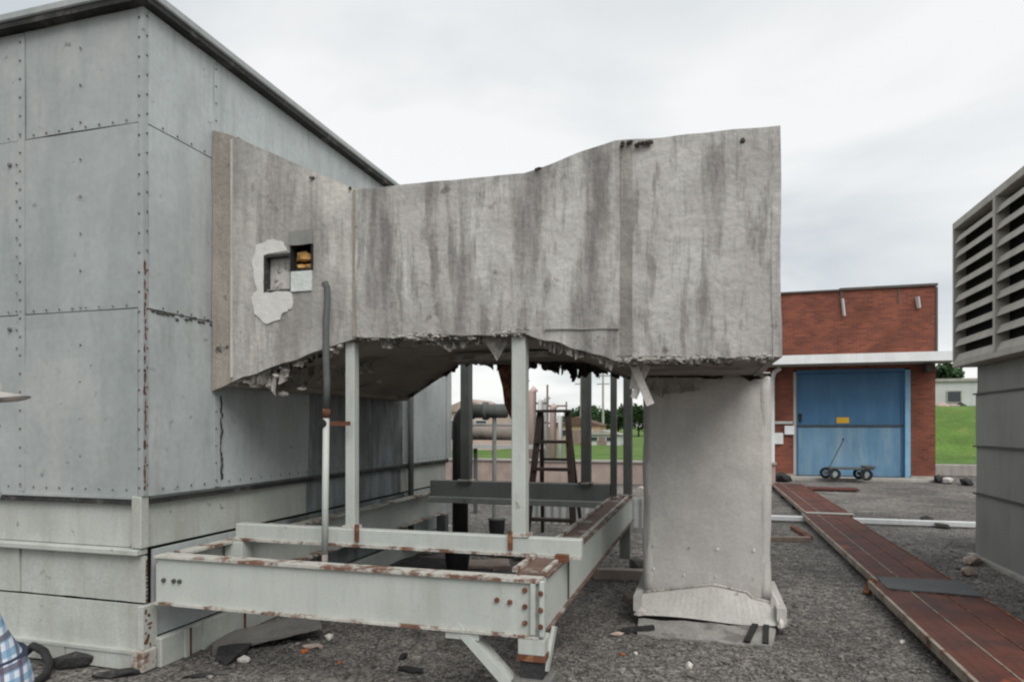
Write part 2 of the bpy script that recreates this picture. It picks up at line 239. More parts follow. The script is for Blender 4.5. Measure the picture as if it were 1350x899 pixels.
# ------------------------------------------------------------------ helpers
class MB:
    def __init__(s): s.bm = bmesh.new()
    def box(s, x0, x1, y0, y1, z0, z1, bevel=0.0, M=None):
        b = bmesh.new(); bmesh.ops.create_cube(b, size=1)
        for v in b.verts: v.co = Vector(((x0 + x1) / 2 + v.co.x * (x1 - x0), (y0 + y1) / 2 + v.co.y * (y1 - y0), (z0 + z1) / 2 + v.co.z * (z1 - z0)))
        if bevel: bmesh.ops.bevel(b, geom=b.edges[:] , offset=bevel, segments=1, affect='EDGES')
        return s.take(b, M)
    def take(s, b, M=None):
        if M is not None: bmesh.ops.transform(b, matrix=M, verts=b.verts)
        mp = {}
        for v in b.verts: mp[v] = s.bm.verts.new(v.co)
        for f in b.faces:
            try: s.bm.faces.new([mp[v] for v in f.verts])
            except ValueError: pass
        b.free(); return s
    def beam(s, p0, p1, w, h, up=(0, 0, 1), bevel=0.0):
        p0, p1 = Vector(p0), Vector(p1); d = p1 - p0; L = d.length; x = d.normalized(); u = Vector(up)
        y = u.cross(x); y = y.normalized() if y.length > 1e-5 else Vector((0, 1, 0)); z = x.cross(y)
        M = Matrix((x, y, z)).transposed().to_4x4(); M.translation = (p0 + p1) / 2
        return s.box(-L / 2, L / 2, -w / 2, w / 2, -h / 2, h / 2, bevel, M)
    def tube(s, pts, rad, seg=12, cap=True):
        pts = [Vector(p) for p in pts]; n = len(pts); rad = rad if isinstance(rad, (list, tuple)) else [rad] * n
        t0 = (pts[1] - pts[0]).normalized(); nrm = t0.orthogonal().normalized(); rings = []
        for i, p in enumerate(pts):
            t = (pts[min(i + 1, n - 1)] - pts[max(i - 1, 0)]).normalized()
            nrm = (nrm - t * nrm.dot(t)); nrm = nrm.normalized() if nrm.length > 1e-6 else t.orthogonal().normalized(); bn = t.cross(nrm)
            rings.append([s.bm.verts.new(p + (nrm * math.cos(2 * math.pi * k / seg) + bn * math.sin(2 * math.pi * k / seg)) * rad[i]) for k in range(seg)])
        for a, b in zip(rings, rings[1:]):
            for k in range(seg): s.bm.faces.new((a[k], a[(k + 1) % seg], b[(k + 1) % seg], b[k]))
        if cap: s.bm.faces.new(rings[0][::-1]); s.bm.faces.new(rings[-1])
        return s
    def loft(s, rings, seg=20):          # rings: (centre, rx, ry) in horizontal planes
        rr = []
        for c, rx, ry in rings: rr.append([s.bm.verts.new((c[0] + rx * math.cos(2 * math.pi * k / seg), c[1] + ry * math.sin(2 * math.pi * k / seg), c[2])) for k in range(seg)])
        for a, b in zip(rr, rr[1:]):
            for k in range(seg): s.bm.faces.new((a[k], a[(k + 1) % seg], b[(k + 1) % seg], b[k]))
        s.bm.faces.new(rr[0][::-1]); s.bm.faces.new(rr[-1]); return s
    def prism(s, poly, ext):            # poly: 3-D points in a plane, ext: extrusion vector
        e_ = Vector(ext); a = [s.bm.verts.new(Vector(p)) for p in poly]; b = [s.bm.verts.new(Vector(p) + e_) for p in poly]; n = len(a)
        s.bm.faces.new(a[::-1]); s.bm.faces.new(b)
        for i in range(n): s.bm.faces.new((a[i], a[(i + 1) % n], b[(i + 1) % n], b[i]))
        return s
    def patch(s, p00, p10, p11, p01, nx, ny, thick, amp=0.004, nsc=3.0, seed=0, holes=None, ss=None, tt=None, ragged=None):
        # solid slab with an uneven outer face; p00->p10 is the s direction, p00->p01 the t direction
        P = [Vector(p) for p in (p00, p10, p11, p01)]
        ss = ss or [i / nx for i in range(nx + 1)]; tt = tt or [j / ny for j in range(ny + 1)]
        nrm = (P[1] - P[0]).cross(P[3] - P[0]).normalized(); b = bmesh.new(); G = {}
        off = Vector((seed * 3.17, seed * 1.31, seed * 2.3))
        for i, a in enumerate(ss):
            for j, c in enumerate(tt):
                q = (P[0] * (1 - a) + P[1] * a) * (1 - c) + (P[3] * (1 - a) + P[2] * a) * c
                q = q + nrm * (amp * mnoise.fractal(q * nsc + off, 1.0, 2.0, 3))
                if ragged and j == 0: q = q + (P[3] - P[0]).normalized() * (ragged * mnoise.noise(q * 9 + off))
                if ragged and j == len(tt) - 1: q = q + (P[3] - P[0]).normalized() * (ragged * .5 * mnoise.noise(q * 5 + off))
                G[i, j] = b.verts.new(q)
        fs = []
        for i in range(len(ss) - 1):
            for j in range(len(tt) - 1):
                if holes and holes((ss[i] + ss[i + 1]) / 2, (tt[j] + tt[j + 1]) / 2): continue
                fs.append(b.faces.new((G[i, j], G[i + 1, j], G[i + 1, j + 1], G[i, j + 1])))
        for v in [v for v in b.verts if not v.link_faces]: b.verts.remove(v)
        # thickness by hand
        inner = {v: b.verts.new(v.co - nrm * thick) for v in list(b.verts)}
        edges = [ed for ed in b.edges if len(ed.link_faces) == 1]
        for ed in edges:
            f = ed.link_faces[0]; vs = [l.vert for l in f.loops]; i = vs.index(ed.verts[0]); a_, c_ = ed.verts
            if vs[(i + 1) % len(vs)] is not ed.verts[1]: a_, c_ = c_, a_
            b.faces.new((c_, a_, inner[a_], inner[c_]))
        for f in fs: b.faces.new([inner[l.vert] for l in reversed(f.loops)])
        return s.take(b)
    def chunk(s, c, size, rnd, rot=True):
        b = bmesh.new(); bmesh.ops.create_icosphere(b, subdivisions=1, radius=1)
        for v in b.verts: v.co *= rnd.uniform(.65, 1.2)
        for v in b.verts: v.co = Vector((v.co.x * size[0], v.co.y * size[1], v.co.z * size[2]))
        M = Matrix.Translation(c) @ (Matrix.Rotation(rnd.uniform(0, 6.3), 4, 'Z') if rot else Matrix.Identity(4))
        return s.take(b, M)
    def rag(s, p0, p1, drop, outv, rnd, n=26, gap=.15, up=0.0):
        # torn strip hanging from the edge p0-p1
        p0, p1, o = Vector(p0), Vector(p1), Vector(outv); L = (p1 - p0).length
        b = bmesh.new(); prev = None
        for i in range(n + 1):
            a = i / n; q = p0.lerp(p1, a) + Vector((0, 0, up))
            nn = max(0, .5 + .75 * mnoise.fractal(Vector((q.x * 5.3 + drop * 91, q.y * 5.3, drop * 40)), 1.0, 2.0, 3)); d = drop * min(1.2, nn * rnd.uniform(.75, 1.15)) + .01
            m1 = q + Vector((0, 0, -d * .45)) + o * rnd.uniform(-.012, .02); l1 = q + Vector((rnd.uniform(-.012, .012), 0, -d)) + o * rnd.uniform(-.03, .035)
            row = [b.verts.new(q + o * rnd.uniform(0, .008)), b.verts.new(m1), b.verts.new(l1)]
            if prev and rnd.random() > gap:
                for k in range(2): b.faces.new((prev[k], row[k], row[k + 1], prev[k + 1]))
            prev = row
        for v in [v for v in b.verts if not v.link_faces]: b.verts.remove(v)
        if b.faces: bmesh.ops.solidify(b, geom=b.faces[:], thickness=.012)
        return s.take(b)
    def build(s, name, m, parent=None, label=None, smooth=False, kind=None, origin=None):
        bmesh.ops.recalc_face_normals(s.bm, faces=s.bm.faces[:])
        me = bpy.data.meshes.new(name); s.bm.to_mesh(me); s.bm.free()
        me.materials.append(K[m] if isinstance(m, str) else m)
        if smooth:
            for p in me.polygons: p.use_smooth = True
        o = bpy.data.objects.new(name, me); COL.objects.link(o)
        if origin is not None:
            ov = Vector(origin); me.transform(Matrix.Translation(-ov)); o.location = ov
        if parent: 
            o.parent = parent
            o.location = Vector(o.location) - wloc(parent)
        if label: o['label'] = label
        if kind: o['kind'] = kind
        return o
def wloc(o):
    v = Vector(o.location)
    while o.parent: o = o.parent; v += Vector(o.location)
    return v
def thing(name, label, cat, loc=(0, 0, 0), group=None):
    o = bpy.data.objects.new(name, None); COL.objects.link(o); o.location = loc; o['label'] = label; o['category'] = cat
    o.empty_display_size = .2
    if group: o['group'] = group
    return o
def tag(o, label, cat, group=None):
    o['label'] = label; o['category'] = cat
    if group: o['group'] = group
    return o
def struct(o): o['kind'] = 'structure'; return o
def clone(o, parent, delta=(0, 0, 0)):
    c = o.copy(); COL.objects.link(c); c.parent = parent; c.location = Vector(o.location) + Vector(delta); return c
def copy_tree(o, parent=None, loc=None, rz=None, s=None):
    c = o.copy(); COL.objects.link(c); c.parent = parent
    if loc is not None: c.location = loc
    if rz is not None: c.rotation_euler = (0, 0, rz)
    if s is not None: c.scale = s if isinstance(s, tuple) else (s, s, s)
    for ch in list(o.children): copy_tree(ch, c)
    return c
CY, SY = math.cos(R(YAW)), math.sin(R(YAW))

# ================================================================== GROUND
def sheet(name, m, x0, x1, y0, y1, z, nx=1, ny=1, zf=None):
    mb = MB(); vs = [[mb.bm.verts.new((x0 + (x1 - x0) * i / nx, y0 + (y1 - y0) * j / ny, z)) for j in range(ny + 1)] for i in range(nx + 1)]
    for i in range(nx):
        for j in range(ny): mb.bm.faces.new((vs[i][j], vs[i + 1][j], vs[i + 1][j + 1], vs[i][j + 1]))
    if zf:
        for v in mb.bm.verts: v.co.z = zf(v.co)
    o = mb.build(name, m, smooth=bool(zf)); return struct(o)
sheet('ground', 'gravel', -2500, 2500, -2500, 2500, 0)
sheet('grass_field', 'grass', -600, 600, 27, 900, 0.006)
def bank(c):
    t = max(0, min(1, (c.y - 33) / 16)); t = t * t * (3 - 2 * t); u = max(0, min(1, (c.x - 5.5) / 5)); u = u * u * (3 - 2 * u)
    return .012 + 2.9 * t * u + .12 * mnoise.noise(c * .35) * t * u
sheet('grass_bank', 'grass', 5.5, 70, 29, 90, 0, 60, 60, bank)

rnd = random.Random(5)
# loose pebbles near the camera: nobody could count them
pv, pf = [], []
bico = bmesh.new(); bmesh.ops.create_icosphere(bico, subdivisions=1, radius=1)
icoV = [v.co.copy() for v in bico.verts]; icoF = [tuple(v.index for v in f.verts) for f in bico.faces]; bico.free()
for i in range(18000):
    d = 3.7 + 5.5 * rnd.random() ** 1.8; a = rnd.uniform(-.72, .82); xc = a * d
    X, Y = xc * CY - d * SY, xc * SY + d * CY
    if X < -3.4 or (-.55 < X < .55 and 5.55 < Y < 6.4): continue
    r = rnd.uniform(.005, .011) * (2.3 if rnd.random() < .05 else 1); b0 = len(pv); rz = rnd.uniform(0, 6.3); ca, sa = math.cos(rz), math.sin(rz)
    sx, sy, sz = r * rnd.uniform(.8, 1.5), r * rnd.uniform(.7, 1.2), r * rnd.uniform(.45, .8)
    for v in icoV:
        x, y, z = v.x * sx, v.y * sy, v.z * sz; pv.append((X + x * ca - y * sa, Y + x * sa + y * ca, z + sz * .6))
    pf.extend(tuple(b0 + k for k in f) for f in icoF)
pm = bpy.data.meshes.new('loose_gravel'); pm.from_pydata(pv, [], pf); pm.materials.append(K['pebble'])
po = bpy.data.objects.new('loose_gravel', pm); COL.objects.link(po); po['kind'] = 'stuff'
po['label'] = 'loose grey pebbles scattered over the roof'; 

# ================================================================== SHEET METAL BUILDING (left)
XB, YA = -3.53, 3.52            # wall planes: side face at x = XB, front face at y = YA
Y_END, X_END = 8.89, -8.4
Z_L, Z_T = 1.14, 4.36
bld = thing('sheet_metal_building', 'tall grey riveted sheet metal building filling the left side', 'building', (XB, YA, 0))
core = MB().box(X_END, XB - .022, YA + .022, Y_END - .01, 1.145, Z_T - .016); core.build('backing', 'cabdark', bld)
MB().box(X_END, XB - .12, YA + .12, Y_END - .06, .02, 1.144).build('backing', 'cabdark', bld)
rows = [(1.14, 2.372), (2.380, 3.588), (3.596, 4.34)]
colsA = [-8.38, -6.99, -5.77, -4.555, XB - .035]
sd_ = 0
for (z0, z1) in rows:
    for x0, x1 in zip(colsA, colsA[1:]):
        sd_ += 1; q = rnd.uniform(-.003, .003)
        MB().patch((x0 + .004, YA + q, z0), (x1 - .004, YA + q, z0), (x1 - .004, YA + q, z1), (x0 + .004, YA + q, z1), 12, 12, .012, .009, 1.5, sd_).build('wall_panel', 'sheet', bld, smooth=False)
colsB = [YA + .035, 4.20, 5.42, 6.64, 7.42, Y_END]
for (z0, z1) in rows:
    for y0, y1 in zip(colsB, colsB[1:]):
        sd_ += 1; q = rnd.uniform(-.003, .003)
        MB().patch((XB + q, y0 + .004, z0), (XB + q, y1 - .004, z0), (XB + q, y1 - .004, z1), (XB + q, y0 + .004, z1), 12, 12, .012, .009, 1.5, sd_).build('wall_panel', 'sheetgrimeshade' if z0 < 1.2 and 4.3 < y0 < 7.3 else 'sheetlit', bld)
# corner angle with rust weeping in its lower half
c = MB(); c.box(XB - .034, XB + .006, YA - .006, YA + .001, 1.145, Z_T - .02); c.box(XB + .0005, XB + .006, YA + .001, YA + .034, 1.145, Z_T - .02); c.build('corner_strip', 'sheet', bld)
c = MB(); rr = random.Random(9)
for k in range(30):
    z = 1.20 + k * .05 + rr.uniform(-.02, .02); h = rr.uniform(.015, .065)
    c.chunk((XB + .0065, YA + .008 + rr.uniform(-.003, .007), z), (.002, rr.uniform(.005, .013), h * .8), rr, False)
c.build('rust_scab', 'rust', bld, kind='stuff')
# vertical lap strips over the seams
for x in (-4.555, -5.77): MB().box(x - .045, x + .012, YA - .008, YA - .004, 1.15, 4.3).build('lap_strip', 'sheet', bld)
for y in (4.20, 7.42): MB().box(XB + .004, XB + .008, y - .03, y + .03, 1.15, 4.3).build('lap_strip', 'sheetlit', bld)
# rivets and screws
rv = MB()
def rivet(p, n, r=.009):
    b = bmesh.new(); bmesh.ops.create_icosphere(b, subdivisions=1, radius=r)
    for v in b.verts: v.co = v.co - Vector(n) * v.co.dot(Vector(n)) * .35
    rv.take(b, Matrix.Translation(p))
z = 1.2
while z < 4.3:
    rivet((XB - .026, YA - .009, z), (0, 1, 0)); rivet((XB + .010, YA + .024, z + .02), (1, 0, 0), .008)
    for x in (-4.555 - .028, -5.77 - .028): rivet((x, YA - .011, z), (0, 1, 0), .009); 
    if 2.0 < z < 3.5: rivet((-4.62, YA - .008, z + .05), (0, 1, 0), .008)
    for y in (4.185, 7.40): rivet((XB + .011, y, z), (1, 0, 0), .008)
    z += .128
for zs in (2.376, 3.592, 1.16):
    x = -3.66
    while x > -6.8: rivet((x, YA - .007, zs + .022), (0, 1, 0), .008); x -= .115
    y = 3.68
    while y < 8.8: rivet((XB + .007, y, zs + .022), (1, 0, 0), .008); y += .13
for x in (-4.05, -5.16):
    for k in range(12): rivet((x, YA - .007, 1.4 + k * .25), (0, 1, 0), .0085)
for zz_ in (3.43, 2.28): rivet((-4.68, YA - .012, zz_), (0, 1, 0), .018)
rv.build('rivet_rows', 'rivet', bld, kind='stuff')
# chipped seam and torn sealant on the side face
tr = MB(); rr = random.Random(3)
for k in range(14):
    y = 3.6 + k * .042; tr.chunk((XB + .004, y, 2.376 - .01 * (k % 3) + rr.uniform(-.015, .01)), (.006, .024, .012), rr, False)
tr.build('seam_sealant', 'cabdark', bld, kind='stuff')
tr = MB()
for k in range(15):
    z = 1.22 + k * .042; tr.chunk((XB + .006, 4.245 + rr.uniform(-.012, .014), z), (.005, .012, .03), rr, False)
tr.build('peeled_strip', 'asphalt', bld, kind='stuff')
# lapped lower ledge, floor beam, flange, base plates
MB().box(X_END, XB - .06, YA + .03, YA + .05, .80, 1.14).build('floor_beam', 'base', bld)
MB().box(XB - .06, XB - .03, YA + .05, 5.42, .80, 1.14).build('floor_beam', 'base', bld); MB().box(XB - .06, XB - .03, 5.424, 7.42, .80, 1.14).build('floor_beam', 'sheetgrimeshade', bld); MB().box(XB - .06, XB - .03, 7.42, Y_END, .80, 1.14).build('floor_beam', 'base', bld)
MB().box(X_END, XB - .085, YA - .012, YA + .03, 1.122, 1.141).build('ledge_flashing', 'sheet', bld)
MB().box(XB - .03, XB + .012, YA + .06, Y_END, 1.122, 1.141).build('ledge_flashing', 'grimy', bld)
MB().box(X_END, XB - .085, YA - .008, YA + .029, 1.085, 1.121).build('ledge_shadow_gap', 'asphalt', bld)  # black strips draw the shadow gap under the ledge
MB().box(XB - .029, XB + .008, YA + .06, Y_END, 1.088, 1.121).build('ledge_shadow_gap', 'asphalt', bld)
MB().box(XB - .085, XB - .005, YA - .014, YA + .055, .80, 1.142, .006).build('corner_post', 'base', bld)
f = MB(); f.box(X_END, XB - .02, YA - .035, YA + .06, .755, .795, .006); f.build('flange', 'base', bld)
# base plates row by row
br_ = random.Random(21)
def plates(xs, z0, z1, y):
    for x0, x1 in zip(xs, xs[1:]):
        q = br_.uniform(-.006, .006)
        MB().patch((x0 + .003, y + q, z0 + .003), (x1 - .003, y + q, z0 + .003), (x1 - .003, y + q, z1 - .003), (x0 + .003, y + q, z1 - .003), 8, 6, .02, .007, 3, br_.random() * 9, ragged=.003).build('base_plate', 'base', bld)
plates([X_END, -6.6, -5.3, -4.62, -4.05, XB + .0], .44, .752, YA + .02)
plates([X_END, -6.4, -5.4, -4.22, XB - .01], .13, .432, YA + .005)
plates([X_END, -6.0, -4.9, -4.15, XB - .02], .01, .122, YA - .03)
MB().box(X_END, XB - .015, YA - .04, YA + .02, .118, .138).build('base_ledge', 'base', bld)
MB().box(XB - .018, XB + .028, YA - .03, YA + .09, .15, .43, .004).build('base_post', 'base', bld)
b_ = MB(); b_.box(XB - .05, XB + .05, YA - .055, YA + .07, .005, .15, .012); b_.build('base_block', 'flange', bld)
rr = random.Random(15); c = MB()
for k in range(9): c.chunk((XB + .029, YA + rr.uniform(-.01, .03), .17 + k * .028), (.003, rr.uniform(.008, .026), rr.uniform(.008, .022)), rr, False)
for k in range(10): c.chunk((XB + .002, YA + .028, .46 + k * .028), (.003, rr.uniform(.004, .010), rr.uniform(.008, .02)), rr, False)
c.build('rust_scab', 'rust', bld, kind='stuff')
for y0, y1 in ((YA + .09, 4.9), (4.9, 6.3), (6.3, 7.5), (7.5, Y_END)):
    MB().patch((XB - .01, y0 + .004, .2), (XB - .01, y1 - .004, .2), (XB - .01, y1 - .004, .78), (XB - .01, y0 + .004, .78), 8, 6, .02, .01, 2, y0).build('base_plate', 'sheetgrimeshade' if 4.8 < y0 < 7.2 else 'sheetlit', bld)
MB().box(XB + .012, XB + .07, YA + .075, Y_END, .0, .2, .008).build('base_rail', 'base', bld)
for y in (3.80, 3.97): MB().box(XB + .0705, XB + .085, y, y + .035, .005, .205).build('rail_rib', 'base', bld)
for y in (3.845, 4.42, 5.3): MB().box(XB + .0705, XB + .076, y, y + .022, .01, .195).build('rust_band', 'rust', bld)
# roof edge
r_ = MB(); r_.box(X_END - .05, XB + .085, YA - .085, Y_END + .08, 4.385, 4.44, .008); r_.build('roof_slab', 'sheet', bld)
MB().box(X_END, XB + .07, YA - .07, YA + .02, 4.345, 4.384).build('roof_trim', 'asphalt', bld)
MB().box(XB - .02, XB + .07, YA + .021, Y_END + .05, 4.345, 4.384).build('roof_trim', 'asphalt', bld)
MB().box(XB + .007, XB + .05, Y_END - .06, Y_END + .02, 1.15, 4.3).build('corner_strip', 'sheetlit', bld)
# drain pipe on the side face beyond the duct
MB().tube([(XB + .06, 7.52, .3), (XB + .06, 7.52, 2.0)], .035).build('drain_pipe', 'grimy', bld, smooth=True)

# ================================================================== INSULATED DUCT
YF = 4.13
duct = thing('insulated_duct', 'bow tie shaped concrete grey insulated duct with a square drop leg', 'duct', (0.0, 5.9, 0))
prof = [(-3.335, 1.93, 3.73), (-2.33, 2.21, 3.24), (-1.12, 2.195, 3.225), (-.535, 2.01, 3.36), (.414, 2.0, 3.335)]
ybk = {-3.335: 7.2, -2.33: 6.2, -1.12: 6.25, -.535: 6.55, .414: 6.55}
# section 1 with the three inspection holes
x0, b0, t0 = prof[0]; x1, b1, t1 = prof[1]
H1 = (-3.046, -2.843, 2.574, 2.82); H2 = (-2.835, -2.665, 2.56, 2.97)
def zat(s, t): return (b0 + (b1 - b0) * s) * (1 - t) + (t0 + (t1 - t0) * s) * t
holes = lambda s, t: any(h[0] < x0 + (x1 - x0) * s < h[1] and h[2] < zat(s, t) < h[3] for h in (H1, H2))
def brk(a, b, n): return [a + (b - a) * i / n for i in range(n)]
sx_ = [(v - x0) / (x1 - x0) for v in (H1[0], H1[1], H2[0], H2[1])]
ss = brk(0, sx_[0], 6) + brk(sx_[0], sx_[1], 4) + [sx_[1]] + brk(sx_[2], sx_[3], 4) + brk(sx_[3], 1, 6) + [1]
tt = [i / 44 for i in range(45)]
MB().patch((x0, YF, b0), (x1, YF, b1), (x1, YF, t1), (x0, YF, t0), 0, 0, .05, .006, 2.2, 1, holes, ss, tt, .01).build('side_panel', 'stuccolight', duct)
for k in range(1, 4):
    (xa, ba, ta), (xb, bb, tb) = prof[k], prof[k + 1]
    MB().patch((xa, YF, ba), (xb - .0005, YF, bb), (xb - .0005, YF, tb), (xa, YF, ta), 30, 22, .05, .014, 2.2, 2, ragged=.016).build('side_panel', 'stucco', duct)
# top, underside and back
for k in range(4):
    (xa, ba, ta), (xb, bb, tb) = prof[k], prof[k + 1]
    MB().patch((xa, YF + .05, ta - .006), (xb, YF + .05, tb - .006), (xb, ybk[xb] - .05, tb - .006), (xa, ybk[xa] - .05, ta - .006), 8, 8, .04, .006, 2, 20 + k).build('top_panel', 'stucco', duct)
    if k == 3: continue
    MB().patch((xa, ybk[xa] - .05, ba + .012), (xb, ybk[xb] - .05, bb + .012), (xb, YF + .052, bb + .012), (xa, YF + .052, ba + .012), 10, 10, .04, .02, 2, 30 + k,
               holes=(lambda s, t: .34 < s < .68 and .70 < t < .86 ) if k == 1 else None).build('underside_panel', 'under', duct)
    MB().patch((xb, ybk[xb], bb), (xa, ybk[xa], ba), (xa, ybk[xa], ta), (xb, ybk[xb], tb), 8, 8, .05, .01, 2, 40 + k, ragged=.02).build('side_panel', 'stucco', duct)
(xa, ba, ta), (xb, bb, tb) = prof[3], prof[4]
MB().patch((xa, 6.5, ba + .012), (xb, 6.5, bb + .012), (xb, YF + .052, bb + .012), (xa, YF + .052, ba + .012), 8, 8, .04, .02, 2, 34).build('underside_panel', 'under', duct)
MB().patch((xb, 6.55, bb), (xa, 6.55, ba), (xa, 6.55, ta), (xb, 6.55, tb), 10, 10, .05, .012, 2, 44).build('side_panel', 'stucco', duct)
MB().patch((xb + .002, YF + .001, bb), (xb + .002, 6.549, bb), (xb + .002, 6.549, tb), (xb + .002, YF + .001, tb), 14, 14, .05, .01, 2, 45).build('side_panel', 'stucco', duct)
# collar against the wall
MB().patch((XB + .012, YF + .012, 1.865), (x0 - .004, YF + .012, 1.925), (x0 - .004, YF + .012, 3.735), (XB + .012, YF + .012, 3.80), 4, 24, .06, .008, 3, 50, ragged=.015).build('collar', 'flangestrip', duct)
MB().box(XB + .012, x0, YF + .07, 7.2, 1.90, 1.95).build('collar', 'under', duct)
MB().box(XB + .012, x0, YF + .07, 7.2, 3.70, 3.75).build('collar', 'stucco', duct)
MB().box(x1 - .008, x1 + .008, YF - .013, YF - .002, b1 + .01, t1 - .01).build('seam_strip', 'flangestrip', duct)
MB().box(-3.34, -3.325, YF - .012, YF + .0, 1.96, 3.70).build('seam_strip', 'stucco2', duct)
MB().patch((-.50, YF - .006, 2.03), (-.43, YF - .006, 2.03), (-.43, YF - .006, 3.34), (-.50, YF - .006, 3.345), 3, 22, .012, .014, 2.2, 2, ragged=.01).build('seam_strip', 'stainstrip', duct)
MB().beam((-.98, YF - .006, 2.215), (-.51, YF - .006, 2.20), .010, .005).build('seam_strip', 'stainstrip', duct)
# inspection openings
MB().box(H1[0], H1[1], YF + .052, YF + .09, H1[2], H1[3]).build('inspection_opening', 'stucco2', duct)
o = MB(); rr = random.Random(4)
for k in range(9): o.chunk((rr.uniform(H1[0] + .03, H1[1] - .03), YF + .055, rr.uniform(H1[2] + .02, H1[3] - .04)), (.03, .012, .035), rr)
o.build('insulation_lump', 'torn', duct, kind='stuff')
ed = MB(); ed.box(H1[0] - .012, H1[0] + .006, YF - .008, YF + .045, H1[2] - .01, H1[3] + .012); ed.box(H1[0] + .0065, H1[1] + .004, YF - .010, YF + .043, H1[3] - .006, H1[3] + .014); ed.box(H1[0] + .0065, H1[1], YF - .006, YF + .045, H1[2] - .012, H1[2] + .003)
ed.build('opening_edge', 'asphalt', duct)
MB().box(H2[0] - .02, H2[1] + .02, YF + .13, YF + .15, H2[2] - .02, H2[3]).build('inspection_opening', 'dark', duct)
MB().patch((H2[0] - .012, YF - .012, 2.885), (H2[1] + .012, YF - .012, 2.885), (H2[1] + .010, YF - .010, 2.99), (H2[0] - .010, YF - .010, 2.985), 6, 4, .008, .004, 8, 3, ragged=.006).build('opening_flap', 'cabinet', duct)
MB().box(H2[0] + .004, H2[1] + .002, YF - .012, YF + .03, H2[2] - .004, 2.698).build('opening_board', 'whitecard', duct)
o = MB(); o.chunk((-2.752, YF + .055, 2.815), (.07, .04, .055), rr, False); o.chunk((-2.79, YF + .065, 2.748), (.04, .03, .025), rr, False); o.chunk((-2.71, YF + .065, 2.745), (.045, .03, .028), rr, False)
o.build('foam_filling', 'foam', duct, kind='stuff')
ed = MB(); ed.box(H2[0] - .004, H2[0] + .004, YF - .008, YF + .06, H2[2], 2.885); ed.box(H2[1] - .004, H2[1] + .012, YF - .008, YF + .06, H2[2] + .142, 2.884); ed.box(H2[0] + .0045, H2[1] - .0045, YF - .003, YF + .07, 2.700, 2.714)
ed.build('opening_edge', 'dark', duct)
pp = [(-3.118, 2.905), (-3.03, 2.943), (-2.91, 2.93), (-2.855, 2.85), (-3.052, 2.835), (-3.06, 2.565), (-2.845, 2.557), (-2.81, 2.51), (-2.82, 2.44), (-2.885, 2.42), (-2.93, 2.365), (-3.03, 2.34), (-3.105, 2.385), (-3.15, 2.455), (-3.172, 2.535), (-3.115, 2.59), (-3.145, 2.70), (-3.155, 2.81)]
pp2 = []; rr = random.Random(8)
for a, b in zip(pp, pp[1:] + pp[:1]):
    for k in range(4):
        q = k / 4; pp2.append((a[0] * (1 - q) + b[0] * q + rr.uniform(-.009, .009), YF - .0068, a[1] * (1 - q) + b[1] * q + rr.uniform(-.009, .009)))
pb = MB(); 
vs = [pb.bm.verts.new(p) for p in pp2]; fz = pb.bm.faces.new(vs)
ex = bmesh.ops.extrude_face_region(pb.bm, geom=[fz]); bmesh.ops.translate(pb.bm, verts=[g for g in ex['geom'] if isinstance(g, bmesh.types.BMVert)], vec=(0, .02, 0))
pb.build('plaster_patch', 'plaster', duct)
# torn insulation along the edges
rr = random.Random(12)
g = MB(); g.rag((-3.33, YF + .03, 1.95), (-2.35, YF + .03, 2.22), .10, (0, 1, 0), rr, 60, .15); g.rag((-2.25, YF + .05, 2.2), (-1.2, YF + .05, 2.2), .09, (0, 1, 0), rr, 60, .3)
g.rag((-2.3, YF + .012, 2.22), (-1.12, YF + .012, 2.21), .045, (0, -1, 0), rr, 60, .25, .0); g.rag((-1.1, YF + .03, 2.20), (-.55, YF + .03, 2.02), .08, (0, 1, 0), rr, 36, .25)
g.rag((-.53, YF + .01, 2.03), (.41, YF + .01, 2.02), .055, (0, -1, 0), rr, 60, .15)
g.build('torn_insulation', 'torn', duct, kind='stuff')
g = MB(); g.rag((-3.28, 4.5, 1.96), (-2.75, 4.5, 2.10), .17, (0, -1, 0), rr, 20, .3); g.rag((-3.3, 4.9, 1.96), (-2.6, 4.9, 2.15), .12, (0, -1, 0), rr, 20, .4)
for k in range(26): g.chunk((rr.uniform(-3.3, -2.6), rr.uniform(4.3, 5.2), 2.0 + rr.uniform(-.05, .1)), (.035 * rr.uniform(.4, 1.3), .03, .012), rr)
g.build('torn_insulation', 'torn', duct, kind='stuff')
g = MB()
for (x, y, z, q) in ((-3.2, 4.2, 1.90, .9), (-3.08, 4.22, 1.90, 1.0), (-3.0, 4.2, 1.97, 1.0), (-2.93, 4.2, 2.01, .9), (-3.02, 4.3, 1.84, 1.1), (-2.9, 4.35, 1.88, .9), (-2.47, 4.17, 2.165, 1.1), (-2.53, 4.17, 2.14, .9)): g.chunk((x, y, z), (.045 * q, .03, .02 * q), rr)
g.rag((-3.3, 4.2, 1.95), (-2.9, 4.2, 2.05), .16, (0, -1, 0), rr, 24, .35)
g.build('torn_insulation', 'whitestone', duct, kind='stuff')
g = MB(); g.rag((-3.3, 7.1, 1.97), (-2.33, 6.15, 2.23), .06, (0, 1, 0), rr, 40, .2); g.rag((-2.3, 6.2, 2.23), (-1.15, 6.2, 2.22), .10, (0, 1, 0), rr, 40, .3)
g.rag((-1.62, 6.1, 2.23), (-.95, 6.2, 2.18), .20, (0, 1, 0), rr, 70, .03); g.rag((-1.62, 6.0, 2.2), (-1.0, 6.05, 2.18), .13, (0, 1, 0), rr, 60, .1); g.rag((-1.15, 6.3, 2.20), (-.5, 6.45, 2.03), .1, (0, 1, 0), rr, 30, .2)
g.rag((-3.3, 4.25, 1.97), (-2.6, 4.25, 2.14), .06, (0, 1, 0), rr, 30, .3)
g.build('torn_insulation', 'torndark', duct, kind='stuff')
g = MB()
